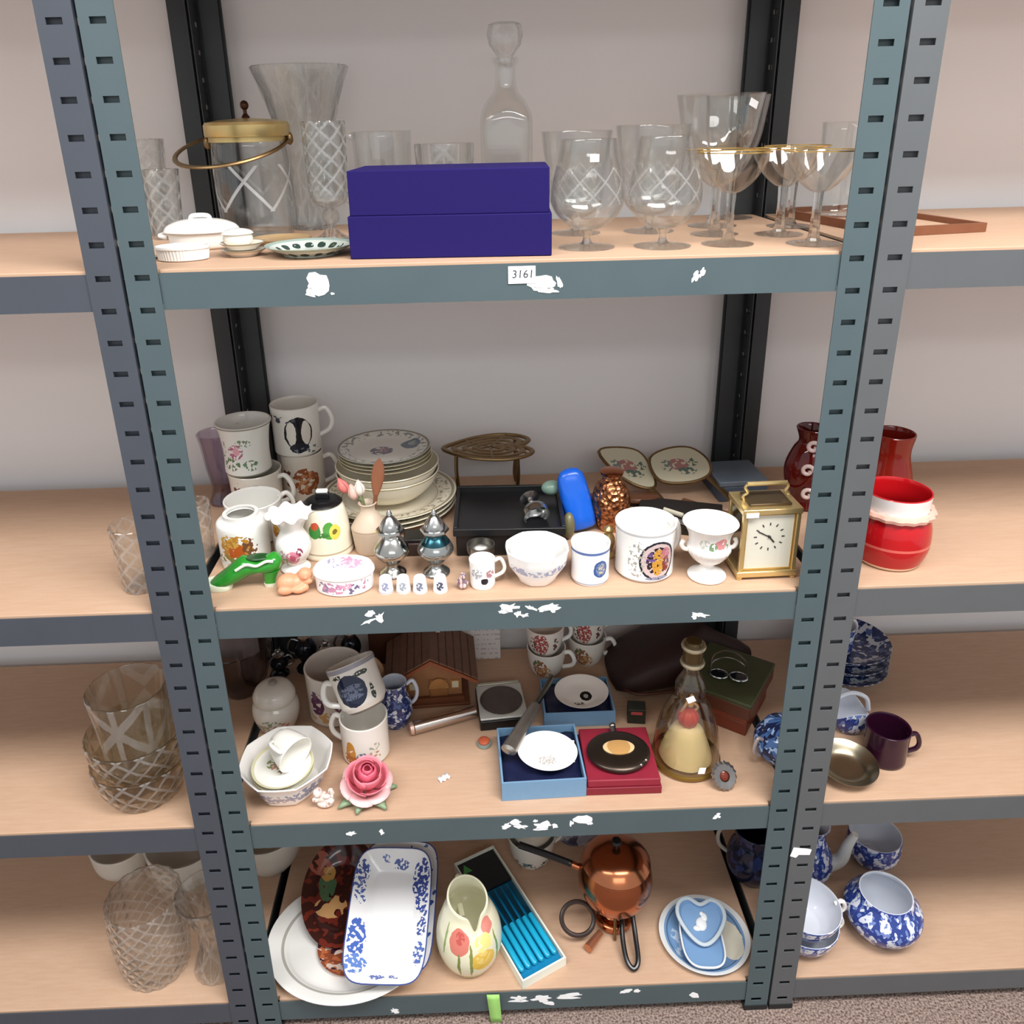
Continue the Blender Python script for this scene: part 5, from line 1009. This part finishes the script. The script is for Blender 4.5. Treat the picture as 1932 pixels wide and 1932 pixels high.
for i in range(6):
    xx = -.034+.0136*i; px = ox+xx*cos(KR)-(-.03)*sin(KR); py = oy+xx*sin(KR)+(-.03)*cos(KR)
    lb = ['leftmost turquoise-handled knife in the long box', 'second knife from the left in the long box', 'third knife from the left in the long box', 'fourth knife from the left in the long box', 'fifth knife from the left in the long box', 'rightmost turquoise-handled knife in the long box'][i]
    K = thing('table_knife', lb, 'knife', (px, py, S4+.0148), (0, 0, KR), 'turquoise knives in the long box')
    obj('handle', MB().tube([(0, -.088, 0), (0, -.085, 0), (0, -.03, 0), (0, .0, 0)], [.003, .0052, .0056, .0048], 12), plain('#1aa3c9', .22), K); obj('blade', MB().loft([[(x_, y_, z_) for x_, z_ in ((-.0042, -.001), (.0042, -.001), (.0042, .0008), (-.0042, .0008))] for y_ in (0, .05, .078)]), plain('#2f6f92', .2, .9), K)
# cups at the back
m_cb = ceramic('blue_bird_cup', '#d6d2c8', scat=(('#5d7a86', 60, .55, .0, .03), ('#3d4a52', 90, .60, .0, .03)))
mug('white cup with grey-blue pattern behind the knife box', (.462, .272, S4), smoothp([(.030, 0), (.034, .003), (.042, .02), (.047, .045), (.050, .068)], 4), .003, m_cb, (.046, .056, .022, .020, .004, .3), 'teacup', 'cup', 'cups at the back of the bottom shelf')
mug('plain white cup nested on the patterned one', (.463, .273, S4+.0585), smoothp([(.030, 0), (.034, .003), (.044, .02), (.049, .04), (.051, .05)], 4), .003, plain('#c9c2b4', .15), (.047, .042, .016, .020, .004, .4), 'teacup', 'cup', 'cups at the back of the bottom shelf')
solo('bowl', 'small cream bowl at the back, seen under the third shelf beam', 'bowl', MB().lathe(shell(smoothp([(.022, 0), (.026, .003), (.040, .02), (.046, .04)], 4), .003)[0], 48), plain('#c9b6a0', .2), (.345, .345, S4))
solo('plate', 'grey-blue figured plate propped behind the copper pot', 'plate', MB().lathe(smoothp([(0, .001), (.03, 0), (.034, .001), (.050, .006), (.0505, .0075), (.034, .004), (0, .0035)], 4), 48), ceramic('grey_plate', '#8d8890', scat=(('#3f3d4c', 60, .52, -1, 1),), coord='Object'), (.560, .320, S4+.046), (radians(68), 0, radians(10)))
# copper fondue pot
T = thing('fondue_pot', 'round copper fondue pot with black handles on a burner stand', 'pot', (.606, .128, S4))
obj('burner', MB().lathe([(0, .002)]+smoothp([(.030, .002), (.036, .005), (.036, .014), (.030, .018), (.020, .022), (.018, .034), (.024, .040)], 4)+[(0, .040)], 48), M_copper, T)
obj('stand_ring', MB().tube([(.034*cos(a*pi/16), .034*sin(a*pi/16), .046) for a in range(32)], .0035, 8, True), M_copper, T)
for a in (.4, 2.5, 4.6): obj('stand_leg', MB().tube(catmull([(.032*cos(a), .032*sin(a), .046), (.040*cos(a), .040*sin(a), .024), (.044*cos(a), .044*sin(a), .003)], 4), .0032, 8), M_dbrass, T)
pr, k = shell(smoothp([(.028, .048), (.040, .052), (.058, .072), (.0675, .100), (.0665, .124), (.060, .146)], 5), .002, .051); pot = obj('pot', MB().lathe(pr, 64, inner=k), M_copper, T)
obj('lid', MB().lathe([(.0615, .146), (.063, .149)]+smoothp([(.058, .156), (.046, .168), (.026, .177), (.010, .180), (0, .1805)], 4)+[(0, .146), (.0615, .146)], 64), M_copper, T)
obj('lid_knob', MB().lathe([(0, .178), (.005, .180), (.005, .186), (.010, .192), (.008, .197), (0, .198)], 20), M_black, T)
obj('long_handle', MB().tube(catmull([(-.060, .012, .118), (-.085, .020, .124), (-.13, .034, .134), (-.175, .048, .142)], 5), [.0045]*4+[.0065]*12, 10), M_black, T); obj('handle_ferrule', MB().tube([(-.060, .012, .118), (-.078, .018, .1225)], .007, 12), M_copper, T)
obj('ring_handle', MB().tube([(-.072+.030*cos(a*pi/16), -.028+.020*sin(a*pi/16), .040+.018*sin(a*pi/16)) for a in range(32)], .0042, 8, True), plain('#2a1a14', .35), T)
obj('snuffer_handle', MB().tube([(-.030, -.036, .012), (-.058, -.066, .012)], [.006, .0085], 14), plain('#c98a68', .3, .8), T)
obj('loop_handle', MB().tube(catmull([(.010, -.028, .040), (.006, -.060, .026), (.008, -.092, .014), (.018, -.104, .008), (.028, -.094, .013), (.030, -.060, .025), (.030, -.026, .040)], 6), .0046, 10), M_black, T)
# jasper ware
M_jb = plain('#6f93bb', .55); M_jw = plain('#dfe2e4', .55)
m_jp = ceramic('jasper_plate', '#6c8fb6', [(.045, -.010, .022, .040, '#d3cdbb', 40, .35), (-.05, -.01, .012, .03, '#a9bcd0', 80, .5), (.0, .05, .03, .014, '#c2cbd2', 90, .5)], bands=((.0725, .09, '#d3d4d2'), (.066, .0685, '#4d6480')), coord='Object', radial=True, rough=.5)
solo('plate', 'pale blue jasper plate with a white rim', 'plate', MB().lathe(smoothp([(0, .001), (.050, 0), (.054, .001), (.066, .006), (.0775, .011), (.078, .0128), (.066, .009), (.052, .004), (0, .0038)], 4), 64, sx=1.04), m_jp, (.766, .082, S4))
T = thing('jasper_tray', 'blue jasper tray with a white beaded edge lying on the plate', 'dish', (.756, .062, S4+.0135), (0, 0, radians(-4)))
obj('body', MB().loft([oval_ring(.033, .048, 0, 40, 3), oval_ring(.036, .051, .002, 40, 3), oval_ring(.038, .053, .008, 40, 3), oval_ring(.036, .051, .0085, 40, 3), oval_ring(.033, .048, .004, 40, 3)]), M_jb, T, smooth=50)
obj('beaded_edge', MB().tube(oval_ring(.037, .052, .0088, 40, 3), .0018, 6, True), M_jw, T)
T = thing('heart_dish', 'blue jasper heart-shaped dish with a white relief, on top', 'dish', (.762, .094, S4+.026), (radians(14), 0, radians(-8)))
hp = [(p.x, p.y) for p in catmull([(0, -.045, 0), (.024, -.030, 0), (.043, .002, 0), (.040, .026, 0), (.022, .036, 0), (0, .026, 0), (-.022, .036, 0), (-.040, .026, 0), (-.043, .002, 0), (-.024, -.030, 0)], 5, True)]
obj('body', MB().loft([[(x*.80, y*.80, 0) for x, y in hp], [(x*.84, y*.84, .001) for x, y in hp], [(x, y, .012) for x, y in hp], [(x*.95, y*.95, .013) for x, y in hp], [(x*.80, y*.80, .004) for x, y in hp], [(x*.4, y*.4, .0035) for x, y in hp]]), M_jb, T, smooth=50)
obj('white_edge', MB().tube([(x*.97, y*.97, .0118) for x, y in hp], .0036, 8, True, flat=.7), plain('#b4c0c8', .55), T)
rl = MB()
for c, r in (((0, -.006, .005), (.010, .012, .003)), ((.006, .006, .005), (.006, .008, .003)), ((-.008, -.014, .005), (.008, .005, .003)), ((.002, .012, .005), (.004, .004, .003))): rl.ball(c, r, 14, 8)
obj('white_relief', rl, M_jw, T)
# things half hidden at the ends
solo('bowl', 'large white bowl behind the left post on the bottom shelf', 'bowl', MB().lathe(shell(smoothp([(.040, 0), (.044, .004), (.060, .03), (.070, .07), (.074, .095)], 5), .004)[0], 56), plain('#cdc6ba', .3), (-.075, .290, S4))
m_bw = ceramic('blue_transfer_jug', '#d3d8e2', scat=(('#2c3f86', 55, .47, -1, 9), ('#6c80b8', 120, .58, -1, 9)))
mug('dark blue jug with a white handle hidden behind the right post', (.898, .215, S4), smoothp([(.034, 0), (.038, .004), (.050, .03), (.048, .06), (.038, .09), (.042, .118)], 4), .003, ceramic('dark_blue_jug', '#1d2138', scat=(('#303b66', 50, .55, -1, 9),)), (.045, .108, .04, .024, .004, pi-.3), 'jug', 'jug', hmat=plain('#b9b2a6', .2))
# ------------------------------------------------------------------ neighbouring bays
pr, k = shell(smoothp([(.052, 0), (.058, .005), (.072, .04), (.076, .07)], 4), .005); cb = thing('crystal_bowl', 'lower of two nested cut crystal bowls in the left bay', 'bowl', (-.190, .088, S3), group='nested crystal bowls'); obj('body', MB().lathe(pr, 56, flute(20, .03), inner=k), cut_crystal('smoky_crystal', (.86, .83, .76), 60, frost=.16, refr=.4), cb)
dup(cb, 'upper of two nested cut crystal bowls in the left bay', (-.190, .088, S3+.050))
T = thing('crystal_vase', 'straight cut crystal vase standing in the crystal bowls', 'vase', (-.190, .088, S3+.0565)); pr, k = shell(smoothp([(.045, 0), (.048, .004), (.052, .06), (.055, .10), (.060, .145)], 4), .004); obj('body', MB().lathe(pr, 56, flute(14, .03), inner=k), cut_crystal('upright_crystal', (.93, .92, .88), 20, vertical=40, frost=.12, refr=.4), T)
glassware('crystal_vase', 'chunky cut crystal vase at the front of the left bay, bottom shelf', 'vase', (-.236, .080, S4), smoothp([(.050, 0), (.056, .006), (.062, .06), (.064, .12), (.062, .165)], 4), .006, M_crystf, mod=flute(14, .04))
glassware('crystal_vase', 'waisted cut crystal vase beside the left post, bottom shelf', 'vase', (-.124, .072, S4), smoothp([(.036, 0), (.040, .006), (.026, .05), (.024, .09), (.036, .14), (.050, .175)], 4), .005, M_cryst, mod=flute(16, .04))
solo('bowl', 'wide white bowl in the left bay behind the waisted vase', 'bowl', MB().lathe(shell(smoothp([(.036, 0), (.040, .004), (.060, .03), (.072, .07), (.076, .10)], 5), .004)[0], 56), plain('#cfc9be', .3), (-.232, .262, S4)); solo('bowl', 'white bowl at the far left of the bottom shelf', 'bowl', MB().lathe(shell(smoothp([(.030, 0), (.034, .004), (.054, .03), (.060, .075)], 5), .004)[0], 56), plain('#cfc9be', .3), (-.372, .285, S4))
glassware('crystal_tumbler', 'cut tumbler in the left bay on the second shelf', 'glass', (-.124, .072, S2), smoothp([(.024, 0), (.027, .004), (.029, .05), (.031, .10)], 4), .004, M_crystf, mod=flute(12, .04))
T = thing('sugar_basin', 'bright red bowl with a white collar in the right bay', 'bowl', (.986, .080, S2)); m_rbw = ceramic('red_bowl', '#b3141a', bands=((.088, .112, '#e6e2de'), (.036, .040, '#d4635a'), (.0, .006, '#e8c9b0'), (.080, .088, '#e9b4a4')))
pr, k = shell(smoothp([(.040, 0), (.046, .004), (.054, .03), (.053, .06), (.046, .085), (.047, .112)], 4), .003); obj('body', MB().lathe(pr, 48, inner=k), m_rbw, T); obj('ruffle', MB().lathe([(.046, .081), (.0535, .080), (.055, .085), (.0525, .089), (.046, .089), (.046, .081)], 64, lambda r, z, a: (r*(1+.025*cos(18*a)), z)), plain('#e6b09e', .2), T)
solo('glass_vase', 'deep red glass vase behind the red bowl in the right bay', 'vase', MB().lathe(shell(smoothp([(.03, 0), (.034, .004), (.04, .05), (.03, .10), (.034, .135)], 4), .003)[0], 48), plain('#7d1a10', .1), (1.060, .245, S2))
g = 'blue and white plates in the right bay'; bwp = MB().lathe(smoothp([(0, .002), (.045, 0), (.050, .002), (.070, .016), (.079, .024), (.0792, .026), (.070, .019), (.05, .006), (0, .005)], 4), 56)
m_wil = ceramic('willow_plate', '#cdd2da', scat=(('#24325f', 60, .46, -1, 1), ('#54659a', 110, .58, -1, 1)), coord='Object', radial=True)
q0 = solo('deep_plate', 'lowest blue and white deep plate in the right bay', 'plate', bwp, m_wil, (1.075, .320, S3), group=g); dup(q0, 'middle blue and white deep plate in the right bay', (1.075, .320, S3+.024)); dup(q0, 'uppermost blue and white deep plate in the right bay', (1.075, .320, S3+.048))
mug('small blue and white cup on the deep plates', (1.055, .318, S3+.0555), cyl(.030, .055, .08), .0025, m_bw, (.031, .045, .015, .018, .0035, .4), 'cup', 'cup')
T = thing('basket_dish', 'blue and white handled basket dish in the right bay', 'dish', (1.018, .168, S3)); pr, k = shell(smoothp([(.022, 0), (.025, .003), (.033, .018), (.037, .038)], 4), .003); obj('body', MB().lathe(pr, 48, lambda r, z, a: (r, z+max(0, z-.02)*.8*cos(2*a)), inner=k), m_bw, T); obj('handle', MB().tube(catmull([(-.034, 0, .034), (-.026, 0, .060), (0, 0, .072), (.026, 0, .060), (.034, 0, .034)], 5), .004, 8), m_bw, T)
mug('dark plum mug in the right bay', (1.046, .092, S3), cyl(.034, .064, .04), .003, plain('#2c0d22', .18), (.035, .05, .016, .016, .004, -.2), hmat=plain('#2c0d22', .18))
solo('silver_dish', 'shallow round silver dish beside the right post', 'dish', MB().lathe(smoothp([(0, .001), (.026, 0), (.030, .002), (.046, .012), (.0535, .018), (.054, .020), (.045, .0145), (.030, .005), (0, .004)], 4), 56), plain('#b3a991', .28, 1.0, .08, 30), (.965, .060, S3+.006), (radians(6), 0, 0)).scale = (.9, .9, 1)
T = thing('teapot', 'blue and white jug with a curved white spout in the right bay', 'teapot', (1.004, .205, S4)); pr, k = shell(smoothp([(.030, 0), (.034, .004), (.046, .03), (.044, .06), (.030, .092), (.026, .115), (.032, .135)], 4), .003); obj('body', MB().lathe(pr, 48, inner=k), m_bw, T); obj('spout', MB().tube(catmull([(.038, -.004, .030), (.062, -.008, .048), (.070, -.010, .085), (.080, -.012, .115)], 6), [.016-.0005*i for i in range(19)], 12), plain('#d6d6d2', .15), T)
m_cw = ceramic('willow_cup', '#d9dde6', scat=(('#33488e', 60, .48, -1, 9), ('#7f93c6', 110, .58, -1, 9))); cpp = smoothp([(.026, 0), (.030, .003), (.044, .014), (.054, .034), (.058, .052)], 4)
c0 = mug('lower of two blue and white cups beside the right post', (.945, .070, S4), cpp, .0025, m_cw, (.055, .044, .016, .018, .004, .1), 'teacup', 'cup', 'blue cups in the right bay'); dup(c0, 'upper of two blue and white cups beside the right post', (.944, .071, S4+.040), (radians(3), 0, 0))
mug('round blue and white bowl at the right edge of the photo', (1.094, .085, S4), smoothp([(.036, 0), (.042, .004), (.064, .035), (.066, .060), (.050, .082), (.046, .092)], 4), .003, m_bw, None, 'bowl', 'bowl')
mug('dark blue cup at the back of the right bay, bottom shelf', (1.150, .235, S4), smoothp([(.03, 0), (.034, .004), (.05, .03), (.05, .07)], 4), .003, m_bw, None, 'cup', 'cup')

pst = [o for o in bay_r.children if o.name.startswith('post')][0]
obj('paper_scrap', MB().prism([(-.018, -.008), (-.008, -.012), (-.004, -.006), (.014, -.007), (.016, .004), (.006, .007), (-.014, .010)], 0, .0006), M_label, pst, (-.024, -.0012, .372), (pi/2, 0, 0), smooth=0)
